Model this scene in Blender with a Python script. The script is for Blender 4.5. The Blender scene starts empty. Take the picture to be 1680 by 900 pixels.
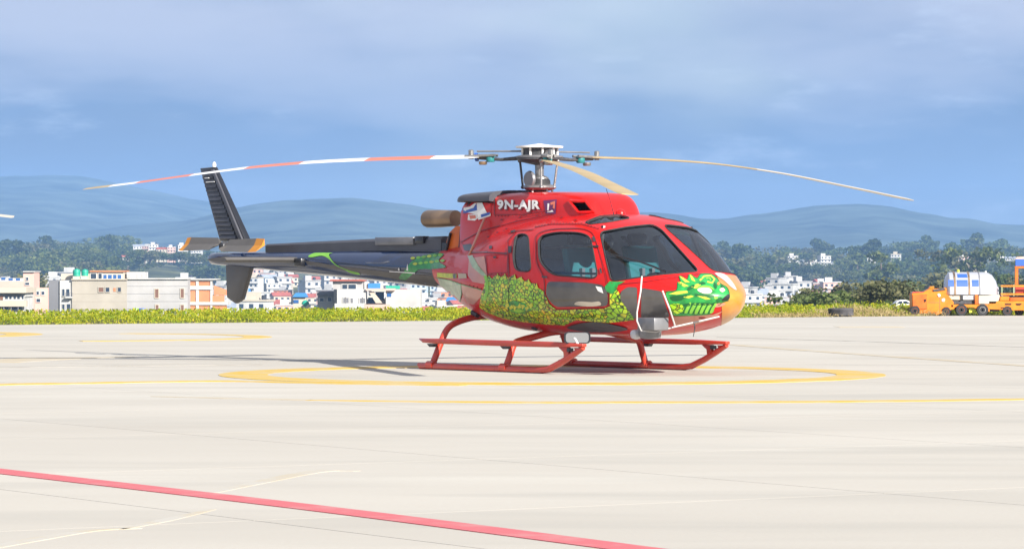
import bpy, bmesh, math, random
import numpy as np
from mathutils import Vector, Matrix
from mathutils import noise as mnoise
from mathutils.bvhtree import BVHTree
from mathutils.geometry import delaunay_2d_cdt
R = math.radians
random.seed(7)
rng = np.random.default_rng(7)
scene = bpy.context.scene
COL = scene.collection

# ------------------------------------------------------------------ camera
F, HY, CAMH, D = 5964.0, 435.0, 1.15, 40.3       # focal length in photo pixels, horizon row, eye height, distance to rotor mast
cam = bpy.data.cameras.new("camera")
cam.sensor_width = 36.0
cam.lens = 36.0 * F / 1680.0
cam.shift_y = -(450.0 - HY) / 1680.0
cam.clip_start, cam.clip_end = 0.5, 60000
camo = bpy.data.objects.new("camera", cam)
camo.location = (0, 0, CAMH)
camo.rotation_euler = (R(90), 0, 0)
COL.objects.link(camo)
scene.camera = camo

# ------------------------------------------------------------------ sun, sky, exposure
SUNV = Vector((1.18, -1.65, 1.02)).normalized()
sun = bpy.data.lights.new("sun", "SUN")
sun.energy = 4.6
sun.angle = R(0.5)
sun.color = (1.0, 0.95, 0.87)
suno = bpy.data.objects.new("sun", sun)
suno.rotation_euler = SUNV.to_track_quat("Z", "Y").to_euler()
COL.objects.link(suno)

world = bpy.data.worlds.new("World")
scene.world = world
world.use_nodes = True
wn, wl = world.node_tree.nodes, world.node_tree.links
wn.clear()


def wnode(t, **k):
    n = wn.new(t)
    for a, b in k.items():
        setattr(n, a, b)
    return n


sky = wnode("ShaderNodeTexSky", sky_type="NISHITA", sun_disc=False)
sky.sun_elevation = math.asin(SUNV.z)
sky.sun_rotation = math.atan2(SUNV.x, SUNV.y)
skym = wnode("ShaderNodeVectorMath", operation="SCALE")
skym.inputs["Scale"].default_value = 0.07
wl.new(sky.outputs[0], skym.inputs[0])
tc = wnode("ShaderNodeTexCoord")
sep = wnode("ShaderNodeSeparateXYZ")
wl.new(tc.outputs["Generated"], sep.inputs[0])
# a bank of blue-grey cloud low down, a paler deck above it
band = wnode("ShaderNodeValToRGB")
cr = band.color_ramp
cr.elements[0].position, cr.elements[0].color = 0.0, (0.125, 0.15, 0.20, 1)
cr.elements[1].position, cr.elements[1].color = 1.0, (0.26, 0.28, 0.345, 1)
for p, c in ((0.25, (0.09, 0.122, 0.19, 1)), (0.5, (0.092, 0.135, 0.22, 1)), (0.74, (0.19, 0.22, 0.295, 1))):
    e = cr.elements.new(p)
    e.color = c
mz = wnode("ShaderNodeMath", operation="MULTIPLY")
mz.inputs[1].default_value = 13.0
wl.new(sep.outputs[2], mz.inputs[0])


def wnoise(scale3, detail, rough, lo, hi, off=(0, 0, 0)):
    mp = wnode("ShaderNodeMapping")
    mp.inputs["Scale"].default_value = scale3
    mp.inputs["Location"].default_value = off
    wl.new(tc.outputs["Generated"], mp.inputs[0])
    nz = wnode("ShaderNodeTexNoise")
    nz.inputs["Scale"].default_value = 1.0
    nz.inputs["Detail"].default_value = detail
    nz.inputs["Roughness"].default_value = rough
    wl.new(mp.outputs[0], nz.inputs[0])
    mr = wnode("ShaderNodeMapRange", interpolation_type="SMOOTHSTEP")
    mr.inputs["From Min"].default_value, mr.inputs["From Max"].default_value = lo, hi
    wl.new(nz.outputs[0], mr.inputs[0])
    return nz, mr


n1, m1 = wnoise((9, 9, 34), 4, 0.55, 0.3, 0.7, (3.1, 1.2, 0.4))
ad = wnode("ShaderNodeMath", operation="MULTIPLY_ADD")
ad.inputs[1].default_value = 0.34
wl.new(m1.outputs[0], ad.inputs[0])
sub = wnode("ShaderNodeMath", operation="SUBTRACT")
sub.inputs[1].default_value = 0.17
wl.new(mz.outputs[0], sub.inputs[0])
wl.new(sub.outputs[0], ad.inputs[2])
wl.new(ad.outputs[0], band.inputs[0])
# pale sunlit puffs
n2, m2 = wnoise((17, 17, 62), 7, 0.6, 0.56, 0.74, (8.3, 0.0, 1.9))
mixp = wnode("ShaderNodeMix", data_type="RGBA")
pf = wnode("ShaderNodeMath", operation="MULTIPLY")
pf.inputs[1].default_value = 0.42
wl.new(m2.outputs[0], pf.inputs[0])
wl.new(pf.outputs[0], mixp.inputs[0])
wl.new(band.outputs[0], mixp.inputs[6])
mixp.inputs[7].default_value = (0.36, 0.41, 0.49, 1)
# clear gaps of sky between the clouds
n3, m3 = wnoise((4, 4, 9), 4, 0.5, 0.52, 0.72, (1.7, 5.0, 0.0))
g3 = wnode("ShaderNodeMath", operation="MULTIPLY")
g3.inputs[1].default_value = 0.5
wl.new(m3.outputs[0], g3.inputs[0])
mixs = wnode("ShaderNodeMix", data_type="RGBA")
wl.new(g3.outputs[0], mixs.inputs[0])
wl.new(mixp.outputs[2], mixs.inputs[6])
wl.new(skym.outputs[0], mixs.inputs[7])
bg = wnode("ShaderNodeBackground")
bg.inputs[1].default_value = 1.0
wl.new(mixs.outputs[2], bg.inputs[0])
wo = wnode("ShaderNodeOutputWorld")
wl.new(bg.outputs[0], wo.inputs[0])

vs = scene.view_settings
vs.view_transform = "Standard"
vs.look = "None"
vs.exposure = 1.12
vs.gamma = 1.0
scene.render.engine = "CYCLES"
scene.cycles.use_denoising = True
scene.cycles.max_bounces = 8
scene.cycles.transparent_max_bounces = 16
scene.cycles.volume_bounces = 1
scene.cycles.use_adaptive_sampling = False
scene.cycles.sample_clamp_indirect = 8.0


# ------------------------------------------------------------------ materials
def mat(name, col, rough=0.6, metal=0.0, coat=0.0, var=0.0, vscale=3.0, stretch=(1, 1, 1), bump=0.0, bscale=40.0, col2=None, objvar=0.0, spec=0.5, detail=5):
    m = bpy.data.materials.new(name)
    m.use_nodes = True
    nt = m.node_tree
    b = nt.nodes["Principled BSDF"]
    b.inputs["Base Color"].default_value = (*col, 1)
    b.inputs["Roughness"].default_value = rough
    b.inputs["Metallic"].default_value = metal
    b.inputs["Specular IOR Level"].default_value = spec
    if coat:
        b.inputs["Coat Weight"].default_value = coat
        b.inputs["Coat Roughness"].default_value = 0.06
    if var or bump or objvar:
        t = nt.nodes.new("ShaderNodeTexCoord")
        mp = nt.nodes.new("ShaderNodeMapping")
        mp.inputs["Scale"].default_value = stretch
        nt.links.new(t.outputs["Object"], mp.inputs[0])
    last = None
    if var:
        nz = nt.nodes.new("ShaderNodeTexNoise")
        nz.inputs["Scale"].default_value = vscale
        nz.inputs["Detail"].default_value = detail
        nt.links.new(mp.outputs[0], nz.inputs[0])
        mr = nt.nodes.new("ShaderNodeMapRange")
        mr.inputs["From Min"].default_value, mr.inputs["From Max"].default_value = 0.3, 0.7
        nt.links.new(nz.outputs[0], mr.inputs[0])
        mx = nt.nodes.new("ShaderNodeMix")
        mx.data_type = "RGBA"
        a = [c * (1 - var) for c in col]
        z = list(col2) if col2 else [min(1, c * (1 + var)) for c in col]
        mx.inputs[6].default_value = (*a, 1)
        mx.inputs[7].default_value = (*z, 1)
        nt.links.new(mr.outputs[0], mx.inputs[0])
        last = mx.outputs[2]
    if objvar:
        oi = nt.nodes.new("ShaderNodeObjectInfo")
        hv = nt.nodes.new("ShaderNodeHueSaturation")
        mr2 = nt.nodes.new("ShaderNodeMapRange")
        mr2.inputs["To Min"].default_value, mr2.inputs["To Max"].default_value = 1 - objvar, 1 + objvar
        nt.links.new(oi.outputs["Random"], mr2.inputs[0])
        nt.links.new(mr2.outputs[0], hv.inputs["Value"])
        if last:
            nt.links.new(last, hv.inputs["Color"])
        else:
            hv.inputs["Color"].default_value = (*col, 1)
        last = hv.outputs[0]
    if last:
        nt.links.new(last, b.inputs["Base Color"])
    if bump:
        n2_ = nt.nodes.new("ShaderNodeTexNoise")
        n2_.inputs["Scale"].default_value = bscale
        n2_.inputs["Detail"].default_value = 6
        nt.links.new(mp.outputs[0], n2_.inputs[0])
        bp = nt.nodes.new("ShaderNodeBump")
        bp.inputs["Strength"].default_value = bump
        bp.inputs["Distance"].default_value = 0.02
        nt.links.new(n2_.outputs[0], bp.inputs["Height"])
        nt.links.new(bp.outputs[0], b.inputs["Normal"])
    return m


def leaf_mat(name, dark, light, objvar=0.25, trans=0.35, pal=None, patch=0):
    """foliage: every leaf face its own tone (random per island), a little light passes through"""
    m = bpy.data.materials.new(name)
    m.use_nodes = True
    nt = m.node_tree
    b = nt.nodes["Principled BSDF"]
    b.inputs["Roughness"].default_value = 0.7
    b.inputs["Specular IOR Level"].default_value = 0.2
    g = nt.nodes.new("ShaderNodeNewGeometry")
    ramp = nt.nodes.new("ShaderNodeValToRGB")
    ramp.color_ramp.elements[0].color = (*dark, 1)
    ramp.color_ramp.elements[1].color = (*light, 1)
    if pal:
        for p, c in pal:
            e_ = ramp.color_ramp.elements.new(p)
            e_.color = (*c, 1)
    nt.links.new(g.outputs["Random Per Island"], ramp.inputs[0])
    oi = nt.nodes.new("ShaderNodeObjectInfo")
    mr = nt.nodes.new("ShaderNodeMapRange")
    mr.inputs["To Min"].default_value, mr.inputs["To Max"].default_value = 1 - objvar, 1 + objvar
    nt.links.new(oi.outputs["Random"], mr.inputs[0])
    hv = nt.nodes.new("ShaderNodeHueSaturation")
    nt.links.new(mr.outputs[0], hv.inputs["Value"])
    nt.links.new(ramp.outputs[0], hv.inputs["Color"])
    if patch:
        pz = nt.nodes.new("ShaderNodeTexNoise")
        pz.inputs["Scale"].default_value = patch
        pz.inputs["Detail"].default_value = 4
        nt.links.new(g.outputs["Position"], pz.inputs[0])
        pr = nt.nodes.new("ShaderNodeMapRange")
        pr.inputs["From Min"].default_value, pr.inputs["From Max"].default_value = 0.35, 0.65
        pr.inputs["To Min"].default_value, pr.inputs["To Max"].default_value = 0.482, 0.535
        nt.links.new(pz.outputs[0], pr.inputs[0])
        nt.links.new(pr.outputs[0], hv.inputs["Hue"])
        ps = nt.nodes.new("ShaderNodeMapRange")
        ps.inputs["From Min"].default_value, ps.inputs["From Max"].default_value = 0.35, 0.65
        ps.inputs["To Min"].default_value, ps.inputs["To Max"].default_value = 1.15, 0.72
        nt.links.new(pz.outputs[0], ps.inputs[0])
        nt.links.new(ps.outputs[0], hv.inputs["Value"])
    nt.links.new(hv.outputs[0], b.inputs["Base Color"])
    tr = nt.nodes.new("ShaderNodeBsdfTranslucent")
    nt.links.new(hv.outputs[0], tr.inputs[0])
    mx = nt.nodes.new("ShaderNodeMixShader")
    mx.inputs[0].default_value = trans
    nt.links.new(b.outputs[0], mx.inputs[1])
    nt.links.new(tr.outputs[0], mx.inputs[2])
    nt.links.new(mx.outputs[0], nt.nodes["Material Output"].inputs[0])
    return m


def glass_mat(name, tint, gloss=1.0):
    m = bpy.data.materials.new(name)
    m.use_nodes = True
    nt = m.node_tree
    nt.nodes.remove(nt.nodes["Principled BSDF"])
    t = nt.nodes.new("ShaderNodeBsdfTransparent")
    t.inputs[0].default_value = (*tint, 1)
    g = nt.nodes.new("ShaderNodeBsdfGlossy")
    g.inputs["Roughness"].default_value = 0.03
    fr = nt.nodes.new("ShaderNodeFresnel")
    fr.inputs[0].default_value = 1.5
    mu = nt.nodes.new("ShaderNodeMath")
    mu.operation = "MULTIPLY_ADD"
    mu.inputs[1].default_value = gloss * 0.8
    mu.inputs[2].default_value = 0.075
    mu.use_clamp = True
    nt.links.new(fr.outputs[0], mu.inputs[0])
    mx = nt.nodes.new("ShaderNodeMixShader")
    nt.links.new(mu.outputs[0], mx.inputs[0])
    nt.links.new(t.outputs[0], mx.inputs[1])
    nt.links.new(g.outputs[0], mx.inputs[2])
    nt.links.new(mx.outputs[0], nt.nodes["Material Output"].inputs[0])
    return m


def worn_paint(name, col, wear_lo, wear_hi, under, scale=2.5, stretch=(1, 1, 1)):
    """road paint rubbed away in patches down to the concrete"""
    m = bpy.data.materials.new(name)
    m.use_nodes = True
    nt = m.node_tree
    b = nt.nodes["Principled BSDF"]
    b.inputs["Roughness"].default_value = 0.75
    t = nt.nodes.new("ShaderNodeTexCoord")
    mp = nt.nodes.new("ShaderNodeMapping")
    mp.inputs["Scale"].default_value = stretch
    nt.links.new(t.outputs["Object"], mp.inputs[0])
    nz = nt.nodes.new("ShaderNodeTexNoise")
    nz.inputs["Scale"].default_value = scale
    nz.inputs["Detail"].default_value = 9
    nz.inputs["Roughness"].default_value = 0.65
    nt.links.new(mp.outputs[0], nz.inputs[0])
    mr = nt.nodes.new("ShaderNodeMapRange")
    mr.inputs["From Min"].default_value, mr.inputs["From Max"].default_value = wear_lo, wear_hi
    nt.links.new(nz.outputs[0], mr.inputs[0])
    mx = nt.nodes.new("ShaderNodeMix")
    mx.data_type = "RGBA"
    mx.inputs[6].default_value = (*col, 1)
    mx.inputs[7].default_value = (*under, 1)
    nt.links.new(mr.outputs[0], mx.inputs[0])
    nt.links.new(mx.outputs[2], b.inputs["Base Color"])
    return m


def scale_mat(name):
    """printed dragon scales: voronoi cells in yellow-greens with dark gaps"""
    m = bpy.data.materials.new(name)
    m.use_nodes = True
    nt = m.node_tree
    b = nt.nodes["Principled BSDF"]
    b.inputs["Roughness"].default_value = 0.35
    b.inputs["Coat Weight"].default_value = 0.4
    t = nt.nodes.new("ShaderNodeTexCoord")
    mp = nt.nodes.new("ShaderNodeMapping")
    mp.inputs["Scale"].default_value = (1.0, 1.0, 1.35)
    mp.inputs["Rotation"].default_value = (0, 0.5, 0)
    nt.links.new(t.outputs["Object"], mp.inputs[0])
    v = nt.nodes.new("ShaderNodeTexVoronoi")
    v.inputs["Scale"].default_value = 18
    nt.links.new(mp.outputs[0], v.inputs[0])
    ed = nt.nodes.new("ShaderNodeTexVoronoi")
    ed.feature = "DISTANCE_TO_EDGE"
    ed.inputs["Scale"].default_value = 18
    nt.links.new(mp.outputs[0], ed.inputs[0])
    ramp = nt.nodes.new("ShaderNodeValToRGB")
    e = ramp.color_ramp.elements
    e[0].color = (0.15, 0.44, 0.008, 1)
    e[1].color = (0.70, 0.56, 0.025, 1)
    x = e.new(0.35)
    x.color = (0.33, 0.64, 0.012, 1)
    x = e.new(0.7)
    x.color = (0.50, 0.72, 0.025, 1)
    sp = nt.nodes.new("ShaderNodeSeparateColor")
    nt.links.new(v.outputs["Color"], sp.inputs[0])
    nt.links.new(sp.outputs[0], ramp.inputs[0])
    mr = nt.nodes.new("ShaderNodeMapRange")
    mr.inputs["From Min"].default_value, mr.inputs["From Max"].default_value = 0.04, 0.12
    nt.links.new(ed.outputs["Distance"], mr.inputs[0])
    mx = nt.nodes.new("ShaderNodeMix")
    mx.data_type = "RGBA"
    mx.inputs[6].default_value = (0.015, 0.04, 0.006, 1)
    nt.links.new(mr.outputs[0], mx.inputs[0])
    nt.links.new(ramp.outputs[0], mx.inputs[7])
    # inked patches, as a hand-drawn print has
    ink = nt.nodes.new("ShaderNodeTexNoise")
    ink.inputs["Scale"].default_value = 7
    ink.inputs["Detail"].default_value = 7
    nt.links.new(mp.outputs[0], ink.inputs[0])
    im = nt.nodes.new("ShaderNodeMapRange")
    im.inputs["From Min"].default_value, im.inputs["From Max"].default_value = 0.54, 0.72
    im.inputs["To Max"].default_value = 0.5
    nt.links.new(ink.outputs[0], im.inputs[0])
    m2_ = nt.nodes.new("ShaderNodeMix")
    m2_.data_type = "RGBA"
    nt.links.new(im.outputs[0], m2_.inputs[0])
    nt.links.new(mx.outputs[2], m2_.inputs[6])
    m2_.inputs[7].default_value = (0.03, 0.10, 0.012, 1)
    nt.links.new(m2_.outputs[2], b.inputs["Base Color"])
    return m


CONC = (0.458, 0.432, 0.374)
M = {}


def slab_mat():
    m = bpy.data.materials.new("concrete_slab")
    m.use_nodes = True
    nt = m.node_tree
    N, K = nt.nodes, nt.links
    b = N["Principled BSDF"]
    b.inputs["Roughness"].default_value = 0.85
    b.inputs["Specular IOR Level"].default_value = 0.25
    geo = N.new("ShaderNodeNewGeometry")

    def noise(scale, rot, stretch, detail, lo, hi, rough=0.55):
        mp = N.new("ShaderNodeMapping")
        mp.inputs["Rotation"].default_value = (0, 0, rot)
        mp.inputs["Scale"].default_value = stretch
        K.new(geo.outputs["Position"], mp.inputs[0])
        nz = N.new("ShaderNodeTexNoise")
        nz.inputs["Scale"].default_value = scale
        nz.inputs["Detail"].default_value = detail
        nz.inputs["Roughness"].default_value = rough
        K.new(mp.outputs[0], nz.inputs[0])
        mr = N.new("ShaderNodeMapRange")
        mr.inputs["From Min"].default_value, mr.inputs["From Max"].default_value = lo, hi
        K.new(nz.outputs[0], mr.inputs[0])
        return mr.outputs[0]

    def mix(fac, a, c):
        x = N.new("ShaderNodeMix")
        x.data_type = "RGBA"
        K.new(fac, x.inputs[0])
        for k_, q in ((6, a), (7, c)):
            if isinstance(q, tuple):
                x.inputs[k_].default_value = (*q, 1)
            else:
                K.new(q, x.inputs[k_])
        return x.outputs[2]
    base = mix(noise(0.22, 0.15, (0.5, 1.3, 1), 6, 0.3, 0.7), (0.42, 0.394, 0.34), (0.50, 0.473, 0.412))
    streak = mix(noise(0.9, 0.12, (0.25, 1.2, 1), 8, 0.48, 0.72), base, (0.385, 0.368, 0.322))
    pale = mix(noise(0.5, -0.2, (0.3, 0.9, 1), 7, 0.55, 0.78), streak, (0.535, 0.515, 0.452))
    stain = mix(noise(1.6, 0.3, (0.6, 1.6, 1), 9, 0.66, 0.80, 0.65), pale, (0.30, 0.275, 0.24))
    fine = mix(noise(24, 0, (1, 1, 1), 4, 0.35, 0.75), stain, (0.44, 0.40, 0.35))
    mxf = N.new("ShaderNodeMix")
    mxf.data_type = "RGBA"
    mxf.inputs[0].default_value = 0.5
    K.new(stain, mxf.inputs[6])
    K.new(fine, mxf.inputs[7])
    oi = N.new("ShaderNodeObjectInfo")
    mr = N.new("ShaderNodeMapRange")
    mr.inputs["To Min"].default_value, mr.inputs["To Max"].default_value = 0.975, 1.025
    K.new(oi.outputs["Random"], mr.inputs[0])
    hv = N.new("ShaderNodeHueSaturation")
    K.new(mr.outputs[0], hv.inputs["Value"])
    K.new(mxf.outputs[2], hv.inputs["Color"])
    K.new(hv.outputs[0], b.inputs["Base Color"])
    bn = N.new("ShaderNodeTexNoise")
    bn.inputs["Scale"].default_value = 30
    bn.inputs["Detail"].default_value = 5
    K.new(geo.outputs["Position"], bn.inputs[0])
    bp = N.new("ShaderNodeBump")
    bp.inputs["Strength"].default_value = 0.15
    bp.inputs["Distance"].default_value = 0.01
    K.new(bn.outputs[0], bp.inputs["Height"])
    K.new(bp.outputs[0], b.inputs["Normal"])
    return m


M["slab"] = slab_mat()
M["joint"] = mat("joint_sealant", (0.36, 0.33, 0.285), 0.9, var=0.25, vscale=0.4)
M["yellow_line"] = worn_paint("yellow_paint", (0.55, 0.36, 0.035), 0.42, 0.85, CONC, 2.2)
M["faded_line"] = worn_paint("faded_yellow_paint", (0.46, 0.36, 0.20), 0.3, 0.7, CONC, 1.2)
M["ochre"] = worn_paint("rubbed_ochre_paint", (0.455, 0.39, 0.275), 0.34, 0.58, CONC, 3.0)
M["red_line"] = worn_paint("red_line_paint", (0.52, 0.115, 0.125), 0.5, 1.0, (0.5, 0.33, 0.3), 3.0)
M["red"] = mat("red_paint", (0.55, 0.006, 0.004), 0.36, coat=0.28, var=0.07, vscale=3, bump=0.07, bscale=3.0, spec=0.35)
M["dark_in"] = mat("cabin_lining", (0.55, 0.57, 0.61), 0.8, var=0.2)
M["navy"] = mat("navy_paint", (0.003, 0.018, 0.07), 0.15, coat=0.9, var=0.05)
M["black"] = mat("black_paint", (0.009, 0.010, 0.014), 0.35, coat=0.3, var=0.15, vscale=6)
M["rubber"] = mat("rubber", (0.02, 0.02, 0.022), 0.75, var=0.3, vscale=12)
M["grey_panel"] = mat("grey_fairing", (0.065, 0.066, 0.078), 0.42, var=0.12, vscale=5)
M["light_grey"] = mat("light_grey_metal", (0.20, 0.20, 0.21), 0.4, metal=0.4, var=0.12, vscale=8)
M["fin_grey"] = mat("fin_grey_paint", (0.11, 0.10, 0.088), 0.45, var=0.12, vscale=4)
M["smoke_panel"] = mat("smoked_panel", (0.075, 0.07, 0.068), 0.16, coat=0.6, var=0.25, vscale=5)
M["roof_glass"] = mat("roof_panel_glass", (0.02, 0.05, 0.075), 0.08, coat=1.0)
M["white"] = mat("white_paint", (0.78, 0.77, 0.74), 0.4, var=0.04, vscale=6)
M["cream"] = mat("cream_blade_skin_and_sun", (0.58, 0.52, 0.42), 0.45, var=0.06)
M["bracket"] = mat("bracket_grey", (0.50, 0.48, 0.47), 0.4)
M["tan_blade"] = mat("tan_blade_skin", (0.41, 0.30, 0.135), 0.45, var=0.12, vscale=4)
M["coral"] = mat("coral_band_paint", (0.62, 0.17, 0.10), 0.45, var=0.06, vscale=4)
M["steel"] = mat("dull_steel", (0.27, 0.265, 0.26), 0.35, metal=0.7, var=0.25, vscale=20)
M["dark_steel"] = mat("dark_steel", (0.07, 0.07, 0.075), 0.5, metal=0.4, var=0.3, vscale=20)
M["teal"] = mat("teal_elastomer", (0.02, 0.19, 0.20), 0.5, var=0.15)
M["skid_red"] = mat("skid_red_paint", (0.52, 0.048, 0.024), 0.38, coat=0.4, var=0.12, vscale=5)
M["orange"] = mat("orange_paint", (0.56, 0.115, 0.006), 0.45, var=0.3, vscale=5)
M["exhaust"] = mat("heat_stained_exhaust", (0.27, 0.18, 0.11), 0.38, metal=0.6, var=0.35, vscale=4)
M["intake_dark"] = mat("intake_liner", (0.03, 0.006, 0.006), 0.8)
M["glass"] = glass_mat("cabin_glass", (0.86, 0.91, 0.94))
M["scales"] = scale_mat("dragon_scale_print")
M["dgreen"] = mat("dragon_green", (0.012, 0.21, 0.035), 0.35, coat=0.4, var=0.35, vscale=9, col2=(0.02, 0.38, 0.07))
M["lgreen"] = mat("dragon_leaf_green", (0.20, 0.50, 0.05), 0.4, var=0.2, vscale=10)
M["ygreen"] = mat("dragon_yellow_green", (0.50, 0.56, 0.05), 0.4, var=0.2, vscale=10)
M["pale_green"] = mat("pale_green_paint_and_bounce", (0.32, 0.42, 0.24), 0.35, coat=0.4, var=0.25, vscale=8)  # on the rear fuselage it also paints in reflected ground
M["peach"] = mat("peach_paint_and_bounce", (0.52, 0.22, 0.15), 0.3, coat=0.5, var=0.1)  # also paints ground bounce on the belly and rear panels
M["nose_orange"] = mat("nose_orange_tone", (0.62, 0.20, 0.012), 0.3, coat=0.5, var=0.2, vscale=3.5, col2=(0.60, 0.29, 0.05))
M["nose_grey"] = mat("nose_grey_tone", (0.50, 0.46, 0.44), 0.3, coat=0.8, var=0.1)
M["dragon_line"] = mat("dragon_line_print", (0.02, 0.06, 0.01), 0.5)
M["deep_green"] = mat("deep_green_ink", (0.006, 0.085, 0.02), 0.4, var=0.2)
M["eye"] = mat("dragon_eye_print", (0.62, 0.50, 0.46), 0.4)
M["blue_print"] = mat("blue_print", (0.03, 0.10, 0.40), 0.4)
M["purple_print"] = mat("purple_print", (0.12, 0.02, 0.10), 0.4)
M["maroon"] = mat("maroon_print", (0.17, 0.008, 0.012), 0.4)
M["seat"] = mat("teal_seat_cloth", (0.015, 0.135, 0.15), 0.9, var=0.15)
M["lens"] = mat("lamp_lens", (0.5, 0.5, 0.52), 0.12, coat=1.0)


# ------------------------------------------------------------------ mesh helpers
class MB:
    def __init__(s):
        s.v, s.f, s.mi = [], [], []

    def add(s, v, f, mi=0):
        o = len(s.v)
        s.v += [tuple(p) for p in v]
        s.f += [tuple(i + o for i in q) for q in f]
        s.mi += [mi] * len(f)
        return s

    def box(s, a, b, mi=0):
        x0, y0, z0 = a
        x1, y1, z1 = b
        v = [(x0, y0, z0), (x1, y0, z0), (x1, y1, z0), (x0, y1, z0), (x0, y0, z1), (x1, y0, z1), (x1, y1, z1), (x0, y1, z1)]
        return s.add(v, [(0, 3, 2, 1), (4, 5, 6, 7), (0, 1, 5, 4), (1, 2, 6, 5), (2, 3, 7, 6), (3, 0, 4, 7)], mi)

    def prism(s, poly, axis, a, b, mi=0):
        """poly of 2-D points in the two other axes, extruded from a to b along axis"""
        n = len(poly)

        def p3(p, t):
            q = [p[0], p[1]]
            q.insert(axis, t)
            return tuple(q)
        v = [p3(p, a) for p in poly] + [p3(p, b) for p in poly]
        f = [tuple(range(n))[::-1], tuple(range(n, 2 * n))] + [(i, (i + 1) % n, n + (i + 1) % n, n + i) for i in range(n)]
        return s.add(v, f, mi)

    def tube(s, path, r, seg=10, sq=1.0, cap=True, mi=0):
        P = [Vector(p) for p in path]
        rs = r if isinstance(r, (list, tuple)) else [r] * len(P)
        v, f = [], []
        up = None
        for i, p in enumerate(P):
            t = (P[min(i + 1, len(P) - 1)] - P[max(i - 1, 0)]).normalized()
            if up is None:
                up = t.orthogonal().normalized()
            up = (up - t * up.dot(t))
            up = up.normalized() if up.length > 1e-6 else t.orthogonal().normalized()
            bi = t.cross(up)
            for k in range(seg):
                a = 2 * math.pi * k / seg
                v.append(p + (up * math.cos(a) + bi * math.sin(a) * sq) * rs[i])
        for i in range(len(P) - 1):
            for k in range(seg):
                k2 = (k + 1) % seg
                f.append((i * seg + k, i * seg + k2, (i + 1) * seg + k2, (i + 1) * seg + k))
        if cap:
            f.append(tuple(range(seg))[::-1])
            f.append(tuple(range((len(P) - 1) * seg, len(P) * seg)))
        return s.add(v, f, mi)

    def lathe(s, prof, axis=2, c=(0, 0, 0), seg=24, sc=(1, 1, 1), mi=0):
        """prof: (radius, position along axis)"""
        v, f = [], []
        for r, h in prof:
            for k in range(seg):
                a = 2 * math.pi * k / seg
                q = [r * math.cos(a), r * math.sin(a)]
                q.insert(axis, h)
                v.append(tuple(c[i] + q[i] * sc[i] for i in range(3)))
        n = len(prof)
        for i in range(n - 1):
            for k in range(seg):
                k2 = (k + 1) % seg
                f.append((i * seg + k, i * seg + k2, (i + 1) * seg + k2, (i + 1) * seg + k))
        if prof[0][0] > 1e-6:
            f.append(tuple(range(seg))[::-1])
        if prof[-1][0] > 1e-6:
            f.append(tuple(range((n - 1) * seg, n * seg)))
        return s.add(v, f, mi)

    def ellipsoid(s, c, r, seg=14, rings=8, mi=0):
        prof = [(math.sin(math.pi * i / rings), -math.cos(math.pi * i / rings)) for i in range(rings + 1)]
        prof[0] = (0.001, -1)
        prof[-1] = (0.001, 1)
        return s.lathe(prof, 2, c, seg, r, mi)

    def shift(s, d):
        s.v = [(x + d[0], y + d[1], z + d[2]) for x, y, z in s.v]
        return s


def root_loc(o):
    L_ = Vector((0, 0, 0))
    while o is not None:
        L_ = L_ + o.location
        o = o.parent
    return L_


def put(name, mb, m, parent=None, world=False, smooth=False, bevel=0.0, bseg=2):
    if world and parent is not None:
        mb.shift(-root_loc(parent))
    me = bpy.data.meshes.new(name)
    me.from_pydata(mb.v, [], mb.f)
    ms = m if isinstance(m, (list, tuple)) else [m]
    for x in ms:
        me.materials.append(x)
    if len(ms) > 1:
        me.polygons.foreach_set("material_index", mb.mi)
    bm = bmesh.new()
    bm.from_mesh(me)
    bmesh.ops.remove_doubles(bm, verts=bm.verts, dist=1e-5)
    bmesh.ops.recalc_face_normals(bm, faces=bm.faces)
    if bevel:
        es = [e for e in bm.edges if len(e.link_faces) == 2 and e.calc_face_angle(0) > R(35)]
        bmesh.ops.bevel(bm, geom=es, offset=bevel, segments=bseg, profile=0.5, affect="EDGES", clamp_overlap=True)
    bm.to_mesh(me)
    bm.free()
    if smooth or bevel:
        me.polygons.foreach_set("use_smooth", [True] * len(me.polygons))
        me.set_sharp_from_angle(angle=R(40))
    o = bpy.data.objects.new(name, me)
    COL.objects.link(o)
    if parent is not None:
        o.parent = parent
    return o


def raw(name, v, f, m, parent=None, smooth=False):
    me = bpy.data.meshes.new(name)
    me.from_pydata([tuple(p) for p in v], [], f)
    me.materials.append(m)
    if smooth:
        me.polygons.foreach_set("use_smooth", [True] * len(me.polygons))
    o = bpy.data.objects.new(name, me)
    COL.objects.link(o)
    if parent is not None:
        o.parent = parent
    return o


def tag(o, label=None, cat=None, group=None, kind=None):
    for k, x in (("label", label), ("category", cat), ("group", group), ("kind", kind)):
        if x:
            o[k] = x
    return o


def thing(name, label, cat, loc=(0, 0, 0), rz=0.0, group=None):
    o = bpy.data.objects.new(name, None)
    o.empty_display_size = 0.3
    o.location = loc
    o.rotation_euler = (0, 0, rz)
    COL.objects.link(o)
    return tag(o, label, cat, group)


def dup(root, loc, rz=0.0, sc=None, label=None, group=None):
    r = root.copy()
    COL.objects.link(r)
    r.location = loc
    r.rotation_euler = (0, 0, rz)
    if sc is not None:
        r.scale = sc
    tag(r, label, None, group)
    for ch in list(root.children):
        c = ch.copy()
        COL.objects.link(c)
        c.parent = r
        for g in ch.children:
            d = g.copy()
            COL.objects.link(d)
            d.parent = c
    return r


def W(px, py, Y):
    return Vector(((px - 840) / F * Y, Y, CAMH + (HY - py) / F * Y))


def GY(py, z=0.0):
    return F * (CAMH - z) / (py - HY)


def GP(px, py, z=0.0):
    Y = GY(py, z)
    return Vector(((px - 840) / F * Y, Y, z))


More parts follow.
